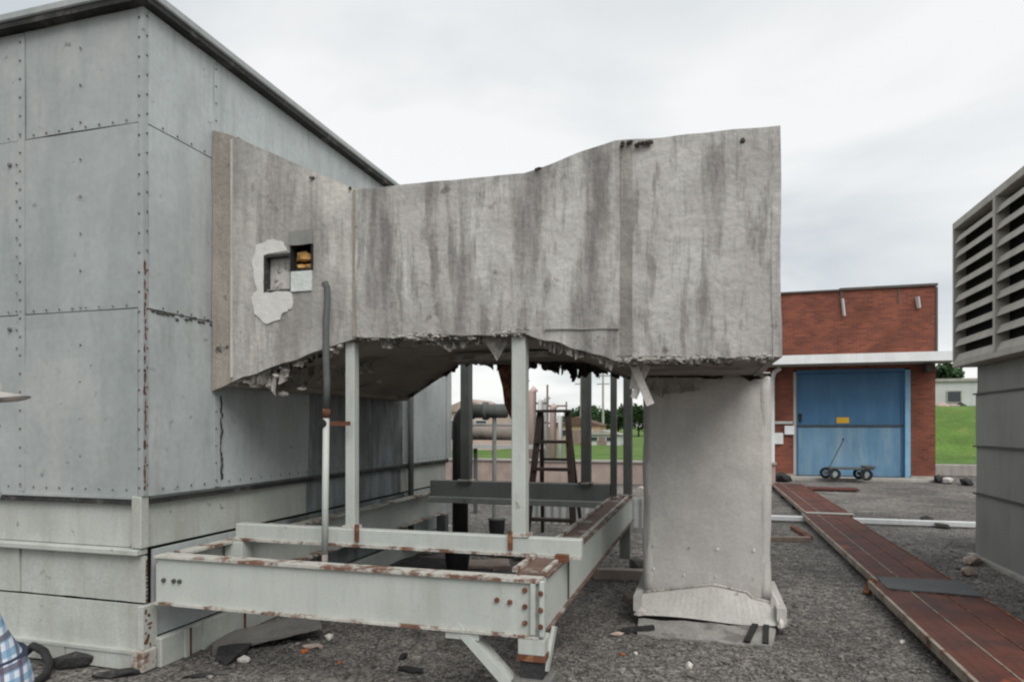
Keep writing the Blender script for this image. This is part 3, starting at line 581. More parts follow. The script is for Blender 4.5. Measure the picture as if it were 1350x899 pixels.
for k in range(150):
    x = -2.25 + 1.15 * rr.random() ** .55; q = rr.uniform(.25, .9) * (1.6 if rr.random() < .1 else 1); g.chunk((x, YF + .004, 2.203 + rr.uniform(-.018, .05) * rr.random()), (.028 * q, .010, .012 * q), rr, False)
for k in range(120):
    x = rr.uniform(-.52, .4); q = rr.uniform(.25, .9) * (1.6 if rr.random() < .1 else 1); g.chunk((x, YF + .006, 2.003 + rr.uniform(-.014, .035) * rr.random()), (.028 * q, .010, .012 * q), rr, False)
g.build('crumbled_edge', 'torn', duct, kind='stuff')
g = MB()
for k in range(26):
    x = rr.uniform(-.53, .40); g.chunk((x, YF + .02, 1.985 + rr.uniform(-.012, .012)), (.035, .03, .02), rr)
for k in range(14): g.chunk((rr.uniform(-.5, -.3), YF - .008, 3.325 + rr.uniform(-.015, .018)), (.03, .012, .012), rr)
g.chunk((.21, YF - .01, 3.27), (.02, .012, .022), rr); g.chunk((-1.02, YF - .01, 3.235), (.03, .012, .012), rr); g.chunk((-2.36, YF - .01, 3.245), (.02, .012, .014), rr); g.chunk((-2.66, YF - .01, 3.35), (.02, .012, .014), rr)
g.build('crumbled_edge', 'torndark', duct, kind='stuff')
# hanging pieces
h = MB(); h.prism([(-1.44, 4.24, 2.2), (-1.25, 4.24, 2.2), (-1.27, 4.235, 2.13), (-1.33, 4.23, 2.035), (-1.36, 4.235, 2.08)], (0, .014, .004)); h.build('hanging_scrap', 'torn', duct, kind='stuff')
h = MB(); h.beam((-.45, 4.28, 2.02), (-.33, 4.26, 1.735), .05, .012, (0, 1, 0)); h.beam((-.34, 4.31, 2.02), (-.44, 4.30, 1.78), .042, .012, (0, 1, 0)); h.beam((-.43, 4.33, 2.0), (-.45, 4.33, 1.84), .035, .012, (0, 1, 0)); h.build('hanging_scrap', 'whitestone', duct, kind='stuff')
h = MB(); h.prism([(-1.96, 6.22, 2.2), (-1.70, 6.22, 2.2), (-1.74, 6.22, 1.64), (-1.81, 6.22, 1.67), (-1.88, 6.22, 1.82), (-1.90, 6.22, 1.98)], (0, .02, 0)); h.build('rusty_hanging_sheet', 'rust', duct)
MB().beam((-2.05, 5.3, 2.17), (-1.18, 5.1, 2.17), .16, .03).build('lagging_strip', 'torn', duct)
# drop leg
CX0, CX1, CYF, CYB = -.50, .50, 5.66, 6.42
def face(p, q, z0, z1, seed, nm, m, tap=.015):
    p, q = Vector(p), Vector(q); MB().patch((p.x, p.y, z0), (q.x, q.y, z0), (q.x, q.y, z1), (p.x, p.y, z1), 24, 34, .04, .012, 2.0, seed, ragged=.01).build(nm, m, duct, smooth=True)
face((CX0 + .03, CYF, 0), (CX1 - .03, CYF, 0), .19, 2.03, 61, 'drop_leg_panel', 'stucco2')
face((CX1, CYF + .03, 0), (CX1, CYB - .03, 0), .19, 2.03, 62, 'drop_leg_panel', 'stucco2')
face((CX1 - .03, CYB, 0), (CX0 + .03, CYB, 0), .19, 2.03, 63, 'drop_leg_panel', 'stucco2')
face((CX0, CYB - .03, 0), (CX0, CYF + .03, 0), .19, 2.03, 64, 'drop_leg_panel', 'stucco2')
for (x, y) in ((CX0 + .05, CYF + .05), (CX1 - .05, CYF + .05), (CX1 - .05, CYB - .05), (CX0 + .05, CYB - .05)):
    MB().tube([(x + .004 * math.sin(k * 1.3), y, .19 + 1.84 * k / 14) for k in range(15)], [.052 + .003 * math.sin(k * 1.1 + x) for k in range(15)], 20).build('corner_bead', 'stucco2', duct, smooth=True)
rr = random.Random(31)
g = MB()
for zz_ in (.62, .40):
    for x in (-.4, -.15, .1, .38): g.chunk((x + rr.uniform(-.02, .02), CYF - .004, zz_ + rr.uniform(-.02, .02)), (.015, .003, .016), rr)
g.build('plaster_dab', 'plaster', duct, kind='stuff')
g = MB(); g.rag((-.46, CYF - .09, 2.0), (-.02, CYF - .09, 1.99), .13, (0, -1, 0), rr, 26, .12); g.build('torn_insulation', 'whitestone', duct, kind='stuff')
g = MB(); g.rag((-.5, CYF - .03, 2.02), (.5, CYF - .03, 2.02), .07, (0, -1, 0), rr, 40, .1); g.build('torn_insulation', 'torndark', duct, kind='stuff')
# flared skirt at the foot, lifted in the middle
sk = MB(); n = 24; top, bot = [], []
for i in range(n + 1):
    a = i / n; x = -.50 + 1.02 * a; zt = .215 + .10 * (1 - abs(a - .55) / .55) if True else 0
    top.append((x, CYF - .035, zt - (.03 if a > .8 else 0))); bot.append((-.545 + 1.14 * a, CYF - .19 - .012 * math.sin(9 * a), .075 + .012 * math.sin(7 * a)))
tv = [sk.bm.verts.new(p) for p in top]; bv = [sk.bm.verts.new(p) for p in bot]
tv2 = [sk.bm.verts.new(Vector(p) + Vector((0, .03, -.01))) for p in top]; bv2 = [sk.bm.verts.new(Vector(p) + Vector((0, .03, -.01))) for p in bot]
for i in range(n):
    sk.bm.faces.new((bv[i], bv[i + 1], tv[i + 1], tv[i])); sk.bm.faces.new((tv[i], tv[i + 1], tv2[i + 1], tv2[i])); sk.bm.faces.new((bv[i + 1], bv[i], bv2[i], bv2[i + 1])); sk.bm.faces.new((bv2[i], tv2[i], tv2[i + 1], bv2[i + 1]))
sk.bm.faces.new((bv[0], tv[0], tv2[0], bv2[0])); sk.bm.faces.new((tv[n], bv[n], bv2[n], tv2[n]))
sk.build('foot_skirt', 'skirt', duct)
MB().tube([(-.50 + 1.02 * i / 20, CYF - .03, .225 + .10 * (1 - abs(i / 20 - .55) / .55) - (.035 if i > 16 else 0)) for i in range(21)], .012, 8).build('skirt_lip', 'torn', duct)
MB().box(CX0 - .04, CX1 + .05, CYF - .12, CYB + .1, .0, .10).build('foot_curb', 'asphalt', duct)
s2 = MB(); s2.patch((-.50, CYF - .50, .016), (.46, CYF - .52, .016), (.52, CYF - .19, .056), (-.52, CYF - .19, .056), 24, 8, .03, .012, 5, 3, ragged=.03); s2.build('foot_flashing', 'paleapron', duct)
MB().beam((-.53, CYF - .2, .17), (-.53, CYB, .17), .06, .12).build('foot_skirt', 'skirt', duct); MB().beam((.56, CYF - .2, .15), (.56, CYB, .15), .07, .12).build('foot_skirt', 'skirt', duct)
fl = MB(); fl.prism([(.5, CYF - .06, .3), (.6, CYF - .12, .1), (.55, CYF - .18, .09), (.49, CYF - .06, .2)], (.012, .03, 0)); fl.chunk((-.5, CYF - .2, .1), (.06, .03, .04), rr); fl.chunk((.55, CYF - .21, .1), (.05, .03, .05), rr); fl.build('skirt_corner', 'whitestone', duct, kind='stuff')
fl = MB(); fl.beam((.37, CYF - .19, .075), (.29, CYF - .50, .03), .045, .014); fl.build('bitumen_strap', 'black', duct); fl = MB(); fl.beam((.45, CYF - .19, .075), (.42, CYF - .50, .03), .04, .014); fl.build('bitumen_strap', 'black', duct)
fl = MB(); fl.beam((-.62, CYF - .46, .02), (-.38, CYF - .40, .05), .05, .03); fl.build('bitumen_strap', 'asphalt', duct)

# ================================================================== STEEL FRAME
frame = thing('steel_support_frame', 'pale green painted steel platform frame with rusty flanges carrying the duct posts', 'steel frame', (-.87, 3.55, 0))
ZF0, ZF1 = .44, .76
XR = -.87
def channel(nm, p0, p1, inward, mweb='steel', mfl='flange', z0=ZF0, z1=ZF1, fw=.12, lip=.012):
    p0, p1, n = Vector(p0), Vector(p1), Vector(inward)
    mid = lambda z, o: [Vector((p.x, p.y, z)) + n * o for p in (p0, p1)]
    w = MB(); a, b = mid((z0 + z1) / 2, .006); w.beam(a, b, .012, z1 - z0 - .034); wo = w.build(nm, mweb, frame)
    for z in (z0 + .008, z1 - .008):
        fl = MB(); a, b = mid(z, fw / 2 - lip); fl.beam(a, b, fw, .016); fl.build('flange', mfl, wo)
    return wo
channel('beam', (XB + .075, 3.55, 0), (XR + .0, 3.55, 0), (0, 1, 0), lip=.022)
channel('beam', (XR + .002, 3.69, 0), (XR + .002, 8.35, 0), (-1, 0, 0), fw=.20, lip=.02, mfl='rustflange')
channel('beam', (XB + .095, 3.69, 0), (XB + .095, 8.35, 0), (1, 0, 0), fw=.12, mweb='steel')
MB().box(XR - .20, XR - .17, 3.70, 8.2, .762, .785).build('angle_bar', 'flange', frame)
MB().box(XR - .03, XR - .005, 3.70, 8.2, .762, .775).build('angle_bar', 'flange', frame)
MB().box(XR + .0025, XR + .012, 4.30, 4.315, .47, .74).build('splice_line', 'cabdark', frame)
# corner stiffener and bolts
MB().box(XR - .05, XR - .02, 3.528, 3.548, .46, .742, .003).build('stiffener', 'steel', frame)
MB().box(XR + .003, XR + .03, 3.52, 3.56, .457, .758, .003).build('stiffener', 'steel', frame)
b = bmesh.new(); bmesh.ops.create_cone(b, cap_ends=True, segments=6, radius1=.016, radius2=.013, depth=.016)
mbx = MB(); mbx.take(b, Matrix.Rotation(R(90), 4, 'X')); bolt0 = mbx.build('bolt', 'rust', frame); dark_bolt = bolt0.data.copy(); dark_bolt.materials.clear(); dark_bolt.materials.append(K['cabdark'])
pts = [(XR - .084, z) for z in (.70, .61, .52)] + [(XR + .012, z) for z in (.695, .605, .515)] + [(XR - .245, .635), (XR - .17, .628)] + [(XB + .14, .60), (XB + .22, .60), (XB + .265, .60)]
for i, (x, z) in enumerate(pts):
    y = 3.543 if x != XR + .012 else 3.513
    p = Vector((x, y, z)) - wloc(frame)
    if i == 0: bolt0.location = p
    else:
        c = bolt0.copy(); COL.objects.link(c); c.parent = frame; c.location = p
        if i >= 8: c.data = dark_bolt; c.rotation_euler = (0, 0, 0)
# leg, shim and brace
MB().box(XR - .12, XR + .03, 3.53, 3.68, .35, .438, .004).build('leg', 'steel', frame)
MB().box(XR - .125, XR + .035, 3.525, 3.69, .318, .349).build('leg_plate', 'rust', frame)
MB().box(XR - .11, XR + .02, 3.54, 3.67, .22, .317).build('shim_block', 'asphalt', frame)
MB().box(XR - .15, XR + .06, 3.50, 3.72, .0, .219, .01).build('footing_block', 'greyfelt', frame)
MB().beam((XR + .05, 3.7, .47), (XR + .02, 3.62, .24), .06, .02, (1, 0, 0)).build('gusset', 'steel', frame)
MB().beam((-1.36, 3.60, .47), (-.86, 3.54, .02), .05, .115, (0, 1, 0)).build('brace', 'steel', frame)
MB().box(-1.42, -1.22, 3.54, 3.66, .40, .439).build('gusset', 'steel', frame)
for y in (8.2,):
    for x in (XR - .07, XB + .2): MB().box(x - .06, x + .06, y - .06, y + .06, .0, .438).build('leg', 'grimy', frame)
MB().box(XB + .13, XB + .28, 4.13, 4.27, .462, .758, .004).build('stub_leg', 'steel', frame)
# cross beams on top
def cross(nm, x0, x1, y, m, z0=.762, z1=.885, d=.11):
    w = MB(); w.box(x0, x1, y - .04, y + .04, z0, z1, .006); o = w.build(nm, m, frame); return o
cb = cross('cross_beam', -3.33, -.752, 4.2, 'steel')
for zc, hh in ((.770, .012),): MB().box(-3.33, -.752, 4.2 - .056, 4.2 - .0405, zc - .008, zc + hh).build('flange', 'flange', cb)
cb2 = cross('cross_beam', -3.30, -1.06, 7.75, 'steelgrey', .72, .93)
MB().box(-3.30, -1.06, 7.62, 7.709, .665, .735, .004).build('flange', 'steeldirty', cb2)
# posts
def post(x, y, z0, z1, w, m, round_=False):
    mb = MB()
    if round_: mb.tube([(x, y, z0), (x, y, z1)], w / 2, 16)
    else: mb.box(x - w / 2, x + w / 2, y - w / 2, y + w / 2, z0, z1, .006)
    o = mb.build('post', m, frame, smooth=False)
    MB().box(x - w * .75, x + w * .75, y - w * .62, y + w * .62, z0 - .002, z0 + .018).build('base_plate', 'flange', o)
    return o
post(-2.394, 4.21, .887, 2.19, .072, 'steel'); post(-1.164, 4.21, .887, 2.185, .094, 'steel')
post(-2.83, 7.75, .932, 2.5, .12, 'grimy'); post(-1.34, 7.75, .932, 2.5, .11, 'grimy'); post(-1.02, 7.75, .775, 2.5, .07, 'grimy'); post(-.89, 8.05, .775, 2.5, .10, 'grimy')
MB().box(-3.3, -.8, 7.70, 7.8, 2.501, 2.6).build('top_rail', 'grimy', frame)
MB().tube([(XR + .1, 8.30, .80), (XR + .1, 8.46, .80)], .055, 14).build('pipe_cap', 'whitestone', frame)
MB().box(XR - .03, XR + .05, 4.05, 4.12, .757, .80).build('rust_clip', 'rust', frame)
for (x, z) in ((-1.23, .89), (-2.34, .89)): MB().box(x, x + .03, 4.146, 4.158, z - .09, z + .03).build('rust_clip', 'rust', frame)

# ================================================================== CONDUIT with hose
cd = thing('vent_conduit', 'thin white conduit with dark grey hose end rising before the duct', 'conduit', (-2.52, 4.07, 0))
MB().tube([(-2.53, 4.07, .47), (-2.525, 4.07, .72)], .021, 12).build('conduit', 'walkedge', cd, smooth=True)
MB().tube([(-2.525, 4.07, .721), (-2.522, 4.07, 1.1), (-2.515, 4.07, 1.66)], .023, 12).build('conduit', 'steel', cd, smooth=True)
MB().tube([(-2.514, 4.07, 1.661), (-2.512, 4.07, 1.72)], .027, 12).build('coupling', 'rust', cd, smooth=True)
hp = [(-2.512, 4.07, 1.721), (-2.508, 4.068, 1.9), (-2.515, 4.066, 2.1), (-2.512, 4.062, 2.3), (-2.498, 4.058, 2.48), (-2.500, 4.055, 2.555), (-2.516, 4.05, 2.59)]
MB().tube(hp, .0235, 12).build('hose', 'grimy', cd, smooth=True)
MB().box(-2.55, -2.35, 4.085, 4.11, 1.605, 1.635).build('clamp_bar', 'rust', cd)
MB().tube([(-2.53, 4.045, 1.62), (-2.53, 4.10, 1.62)], .03, 10).build('clamp', 'black', cd)

# ================================================================== BLACK ELBOW PIPE behind
bp_ = thing('black_elbow_pipe', 'thick black standpipe bending over at its top beside the building end', 'pipe', (-3.42, 9.1, 0))
arc = [(-3.42, 9.1, 0), (-3.42, 9.1, 1.62)] + [(-3.42 + .2 * (1 - math.cos(a)), 9.1, 1.62 + .2 * math.sin(a)) for a in [R(q) for q in range(10, 91, 10)]]
MB().tube(arc, .115, 16).build('riser', 'black', bp_, smooth=True)
MB().tube([(-3.22, 9.1, 1.82), (-2.72, 9.1, 1.82)], .10, 16).build('branch', 'grimy', bp_, smooth=True)
MB().tube([(-3.06, 9.1, 1.82), (-3.0, 9.1, 1.82)], .13, 16).build('joint_ring', 'grimy', bp_, smooth=True)
MB().tube([(-2.90, 9.1, 0), (-2.90, 9.1, 1.72)], .03, 10).build('prop', 'steeldirty', bp_)
p2 = thing('lagged_pipe', 'grey lagged horizontal pipe below the black branch pipe', 'pipe', (-3.3, 10.2, 0))
MB().tube([(-4.0, 10.2, 1.50), (-2.85, 10.2, 1.50)], .12, 16).build('pipe', 'under', p2, smooth=True)
for x in (-3.8, -3.25): MB().tube([(x, 10.2, 0), (x, 10.2, 1.38)], .025, 8).build('stand', 'grimy', p2)
MB().box(-4.0, -2.85, 10.14, 10.26, 1.625, 1.65).build('cover_strip', 'farwhite', p2)
o = MB(); o.box(-4.2, -2.75, 11.5, 11.6, 1.2, 1.27); q = o.build('guard_rail', 'farwhite')
MB().box(-4.1, -4.04, 11.601, 11.66, 0, 1.27).build('rail_post', 'grimy', q); MB().box(-2.85, -2.79, 11.601, 11.66, 0, 1.27).build('rail_post', 'grimy', q)
tag(q, 'pale guard rail running behind the lagged pipe', 'rail')

# ================================================================== STEPLADDER
sl_ = thing('stepladder', 'dark wooden stepladder standing open behind the steel frame', 'ladder', (-2.05, 9.3, 0))
LX, LY = -2.06, 9.25
def lad(side, t): return (LX + side * (.20 + .14 * (1 - t)), LY - .28 * (1 - t) + 0.0, 1.82 * t)
for sd2 in (-1, 1):
    MB().beam(lad(sd2, 0), lad(sd2, 1), .05, .085, (1, 0, 0)).build('front_rail', 'blackwood', sl_)
    MB().beam((LX + sd2 * .30, LY + .55, 0), (LX + sd2 * .19, LY + .06, 1.76), .035, .05, (1, 0, 0)).build('rear_rail', 'blackwood', sl_)
for t in (.17, .36, .55, .76):
    a, b = lad(-1, t), lad(1, t); MB().box(a[0], b[0], a[1] - .06, a[1] + .07, a[2] - .022, a[2] + .022).build('step', 'blackwood', sl_)
MB().box(LX - .24, LX + .24, LY - .1, LY + .14, 1.80, 1.835).build('top_cap', 'blackwood', sl_)
for z in (.5, 1.1): MB().box(LX - .27 + z * .06, LX + .27 - z * .06, LY + .55 - z * .28, LY + .57 - z * .28, z, z + .04).build('cross_bar', 'blackwood', sl_)

# ================================================================== BRICK BUILDING
BX0, BX1, BY, BZ = 1.85, 6.55, 22.5, 5.75
bb_ = thing('brick_building', 'red brick rooftop building with a blue freight door under a white canopy', 'building', (4.2, BY, 0))
DX0, DX1, DZ = 2.69, 5.79, 3.30
def wall(*a): MB().box(*a).build('wall', 'brick', bb_)
wall(BX0, DX0 - .05, BY, BY + .3, .12, DZ + .05); wall(DX1 + .1, BX1, BY, BY + .3, .12, DZ + .05); wall(BX0, BX1, BY + .001, BY + .3, DZ + .051, BZ)
wall(BX0, BX0 + .3, BY + .301, BY + 8, .12, BZ); wall(BX1 - .3, BX1, BY + .301, BY + 8, .12, BZ); wall(BX0 + .301, BX1 - .301, BY + 7.7, BY + 8, .12, BZ)
MB().box(BX0 + .3, BX1 - .3, BY + .3, BY + 7.7, BZ - .3, BZ - .2).build('roof', 'asphalt', bb_)
cpg = MB(); cpg.box(BX0 - .05, 3.95, BY - .06, BY + .34, BZ, BZ + .05); cpg.box(3.953, BX1 + .05, BY - .06, BY + .34, BZ + .012, BZ + .085); cpg.box(BX1 - .32, BX1 + .05, BY + .341, BY + 8.04, BZ + .01, BZ + .08); cpg.box(BX0 - .05, BX0 + .32, BY + .341, BY + 8.04, BZ, BZ + .05); cpg.build('coping', 'coping', bb_)
MB().box(BX1 + .001, BX1 + .06, BY - .02, BY + .1, 3.72, BZ - .02).build('corner_flashing', 'coping', bb_)
can = MB(); can.box(BX0 - .2, BX1 + .22, BY - 1.26, BY - 1.2, 3.44, 3.70); co = can.build('canopy', 'whitepaint', bb_)
MB().box(BX0 - .2, BX1 + .22, BY - 1.199, BY - .002, 3.46, 3.62).build('canopy_soffit', 'soffit', co)
MB().box(BX1 - .35, BX1 - .2, BY - .45, BY - .001, 3.2, 3.45).build('canopy_bracket', 'coping', bb_)
MB().box(BX0, DX0 - .02, BY - .08, BY + .2, 0, .119).build('plinth', 'conc', bb_); MB().box(DX1 + .1, BX1 + .03, BY - .1, BY + .2, 0, .119).build('plinth', 'conc', bb_)
MB().box(BX0 - .3, BX1 + .1, BY - .9, BY - .101, .0, .07).build('door_apron', 'conc', bb_)
MB().box(DX0 - .049, DX0 + .03, BY - .02, BY + .14, .07, DZ).build('door_frame', 'soffit', bb_); MB().box(DX1 - .04, DX1 + .099, BY - .02, BY + .14, .07, DZ).build('door_frame', 'bluelight', bb_)
MB().box(DX0 + .031, DX1 - .041, BY - .01, BY + .14, DZ - .05, DZ + .049).build('door_frame', 'blue', bb_)
for nm, za, zb in (('door_leaf', .075, 1.59), ('door_leaf', 1.64, DZ - .052)):
    lf = MB(); lf.box(DX0 + .032, DX1 - .042, BY + .10, BY + .14, za, zb, .006); d_ = lf.build(nm, 'bluefadelit' if za < 1 else 'blue', bb_)
    for x in (DX0 + .034, DX1 - .12): MB().box(x, x + .075, BY + .07, BY + .099, za + .01, zb - .01).build('door_stile', 'blue', d_)
MB().box(DX0 + .032, DX1 - .042, BY + .06, BY + .12, 1.592, 1.638).build('meeting_rail', 'cabdark', bb_)
MB().box(DX0 + .12, DX0 + .2, BY + .03, BY + .098, 1.75, 2.0).build('door_latch', 'black', bb_)
MB().box(3.89, 4.24, BY + .085, BY + .098, 1.70, 1.88).build('notice', 'yellow', bb_)
MB().box(3.95, 4.18, BY + .088, BY + .098, 1.905, 1.97).build('notice', 'blue', bb_)
MB().box(2.08, 2.34, BY - .06, BY - .001, 1.05, 1.40).build('white_box', 'whitepaint', bb_); MB().box(2.38, 2.66, BY - .09, BY - .001, 1.35, 1.62).build('white_box', 'whitepaint', bb_)
MB().box(2.10, 2.62, BY - .05, BY - .001, 1.68, 1.76).build('conduit_run', 'farwhite', bb_)
MB().tube([(2.02, BY - .09, .1), (2.02, BY - .09, 3.1), (2.08, BY - .09, 3.3), (2.25, BY - .06, 3.42)], .07, 10).build('downspout', 'whitepaint', bb_)
MB().beam((4.02, BY - .1, 5.5), (4.08, BY - .06, 4.98), .07, .05).build('scupper', 'farwhite', bb_); MB().beam((6.05, BY - .1, 5.45), (6.1, BY - .06, 5.12), .09, .06).build('scupper', 'farwhite', bb_)
MB().box(3.98, 4.04, BY - .03, BY - .001, 5.3, BZ - .002).build('coping_drip', 'coping', bb_); MB().box(5.55, 5.59, BY - .02, BY - .001, 5.3, BZ - .002).build('coping_drip', 'coping', bb_)

# ================================================================== GARDEN CART
gc = thing('flatbed_cart', 'small flatbed pull cart with black wheels before the blue door', 'cart', (4.05, 21.3, 0.07))
GX, GY, G0 = 3.95, 21.2, .07
MB().box(GX - .52, GX + .62, GY - .28, GY + .28, G0 + .30, G0 + .345).build('deck', 'grimy', gc)
MB().box(GX + .40, GX + .66, GY - .30, GY + .30, G0 + .346, G0 + .40).build('deck_lip', 'grimy', gc)
def wheel(x, y, r):
    b = bmesh.new(); w = MB(); n = 18
    prof_ = [(r * .55, -.045), (r * .92, -.05), (r, -.02), (r, .02), (r * .92, .05), (r * .55, .045)]
    rings = [[w.bm.verts.new((x + p * math.cos(2 * math.pi * k / n), y + q, G0 + r + p * math.sin(2 * math.pi * k / n))) for k in range(n)] for p, q in prof_]; b.free()
    for a, c_ in zip(rings, rings[1:] + rings[:1]):
        for k in range(n): w.bm.faces.new((a[k], a[(k + 1) % n], c_[(k + 1) % n], c_[k]))
    wo = w.build('wheel', 'black', gc); MB().tube([(x, y - .052, G0 + r), (x, y + .04, G0 + r)], r * .36, 14).build('rim', 'steeldirty', wo)
for x, y in ((GX - .40, GY - .3), (GX - .55, GY + .25), (GX + .42, GY - .3), (GX + .34, GY + .25)): wheel(x, y, .165)
MB().beam((GX - .5, GY, G0 + .33), (GX - .12, GY - .05, G0 + 1.15), .03, .03).build('handle', 'grimy', gc); MB().beam((GX - .16, GY - .16, G0 + 1.16), (GX - .10, GY + .12, G0 + 1.17), .04, .04).build('grip', 'black', gc)
MB().beam((GX - .5, GY - .3, G0 + .165), (GX - .5, GY + .3, G0 + .165), .03, .03).build('axle', 'grimy', gc); MB().beam((GX + .4, GY - .3, G0 + .165), (GX + .4, GY + .3, G0 + .165), .03, .03).build('axle', 'grimy', gc)
MB().box(GX - .5, GX - .42, GY - .2, GY + .2, G0 + .17, G0 + .299).build('fork', 'grimy', gc)

# ================================================================== WALKWAY
wk = thing('rusty_walkway', 'long rust red steel plank walkway crossing the gravel to the brick building', 'walkway', (1.95, 3, 0))
def run(y0, y1, x0, x1, z, n=3, wob=0):
    w = (x1 - x0) / n
    for k in range(n):
        a = x0 + k * w; mb = MB(); xa, xb = a + .004, a + w - .012; sec = [(xa, z - .035), (xb, z - .035), (xb, z)]
        for q in (2, 1):
            xm = xa + (xb - xa) * q / 3; sec += [(xm + .02, z), (xm + .012, z + .004), (xm - .012, z + .004), (xm - .02, z)]
        sec.append((xa, z)); mb.prism([(px_, y0, pz_) for px_, pz_ in sec], (0, y1 - y0, 0)); mb.build('plank', 'walk', wk)
        if k: MB().box(a - .009, a + .001, y0, y1, z - .03, z + .005).build('plank_lip', 'walkedge' if k == 1 else 'rust', wk)
    MB().box(x0 - .022, x0 + .003, y0, y1, z - .055, z + .012).build('edge_angle', 'walkedge', wk)
    MB().box(x1 - .011, x1 + .01, y0, y1, z - .05, z + .006).build('edge_angle', 'rust', wk)
run(1.9, 7.02, 1.50, 2.28, .13); run(7.06, 12.2, 1.58, 2.27, .125); run(12.35, 18.6, 1.66, 2.36, .12)
for y in (2.6, 4.3, 5.8, 7.05, 8.8, 10.5, 12.28, 14, 16, 18.3):
    MB().box(1.62, 2.22, y - .06, y + .06, 0.002, .068).build('sleeper', 'asphalt', wk)
MB().box(1.64, 2.38, 12.22, 12.40, .128, .14).build('joint_plate', 'conc', wk)
MB().beam((1.53, 7.04, .15), (1.46, 6.98, .02), .06, .05).build('joint_bracket', 'rust', wk)
mt_ = MB(); mt_.patch((1.575, 6.72, .145), (2.31, 6.62, .15), (2.29, 7.24, .15), (1.60, 7.20, .145), 12, 8, .012, .01, 4, 2); tag(mt_.build('rubber_mat', 'matgrey', origin=(2, 6.95, .14)), 'grey rubber mat laid across the rusty walkway', 'mat')
ft = MB(); ft.box(2.5, 3.6, 17.9, 18.5, .03, .07); tag(ft.build('steel_plate', 'walk', origin=(3, 18.2, .03)), 'short rusty plate lying at the far end of the walkway', 'plate')

# white pipe across the gravel
wp = MB(); wp.beam((-.6, 12.02, .06), (3.0, 12.05, .062), .09, .085, bevel=.01); wp.beam((3.0, 12.05, .062), (7.5, 12.1, .06), .09, .085, bevel=.01); tag(wp.build('white_strip', 'whitepaint'), 'flat white strip lying across the gravel beneath the walkway', 'strip')

# ================================================================== LOUVER UNIT (right)
lv = thing('louvered_unit', 'tall grey air handling unit with taupe louver banks at right edge', 'air handler', (3.2, 7, 0))
LXF, LY0, LY1, LZ0, LZ1 = 3.0, 4.62, 9.66, 2.34, 4.16
MB().box(LXF + .135, LXF + 2.4, LY0 + .045, LY1 - .045, LZ0 + .072, LZ1 - .092).build('plenum', 'dark', lv)
fr = MB(); fr.box(LXF, LXF + .34, LY0, LY1, LZ1 - .09, LZ1, .006); fr.build('louver_frame', 'louver', lv)
fr = MB(); fr.box(LXF, LXF + .34, LY0, LY1, LZ0, LZ0 + .07, .006); fr.build('louver_frame', 'louver', lv)
MB().box(LXF + .341, LXF + 2.5, LY0, LY1, LZ1 - .06, LZ1 - .01).build('roof_panel', 'louver', lv)
MB().box(LXF + .341, LXF + 2.5, LY0, LY1, LZ0, LZ0 + .02).build('floor_panel', 'cabinet', lv)
for y in (LY1 - .04,): MB().box(LXF + .002, LXF + 2.5, y, y + .04, LZ0 + .071, LZ1 - .091).build('end_panel', 'louver', lv)
MB().box(LXF + .002, LXF + 2.5, LY0, LY0 + .04, LZ0 + .071, LZ1 - .091).build('end_panel', 'louver', lv)
nb = 4; bw_ = (LY1 - LY0 - .08) / nb
blade0 = None; NBL = 9; pz = (LZ1 - .09 - LZ0 - .07) / NBL
for k in range(nb):
    ya = LY0 + .04 + k * bw_
    if k: MB().box(LXF - .006, LXF + .13, ya - .03, ya + .03, LZ0 + .0715, LZ1 - .091).build('mullion', 'louver', lv)
    for j in range(NBL):
        zb = LZ0 + .072 + j * pz
        if blade0 is None:
            m_ = MB(); sec = [(LXF + .004, zb + .0), (LXF + .012, zb - .002), (LXF + .05, zb + .084), (LXF + .12, zb + .092), (LXF + .12, zb + .098), (LXF + .042, zb + .091)]
            m_.prism([(x, ya + .031, z) for x, z in sec], (0, bw_ - .062, 0)); blade0 = m_.build('louver_blade', 'louver', lv); bz0, by0 = zb, ya
        else: clone(blade0, lv, (0, ya - by0, zb - bz0))
CXF, CY1 = 3.2, 9.5
MB().box(CXF + .06, CXF + 2.1, LY0 + .12, CY1 - .03, .0, LZ0 - .006).build('cabinet_core', 'cabdark', lv)
for z0, z1, o in ((.0, .77, .0), (.79, 1.35, .006), (1.37, 1.99, .0), (2.01, LZ0 - .004, .02)):
    MB().patch((CXF + o, CY1, z0), (CXF + o, LY0 + .1, z0), (CXF + o, LY0 + .1, z1), (CXF + o, CY1, z1), 16, 6, .019, .008, 1.4, z0 * 5).build('cabinet_panel', 'cabinet', lv)
    MB().box(CXF + .02, CXF + 2.1, CY1 - .019, CY1 + .0, z0, z1).build('cabinet_panel', 'cabinet', lv)
for z in (.772, 1.352, 1.992): MB().box(CXF - .025, CXF + .03, LY0 + .1, CY1 + .02, z - .004, z + .014).build('cabinet_lip', 'cabdark', lv)
MB().box(CXF - .08, CXF - .002, LY0, CY1 + .05, .0, .035).build('base_curb', 'conc', lv)

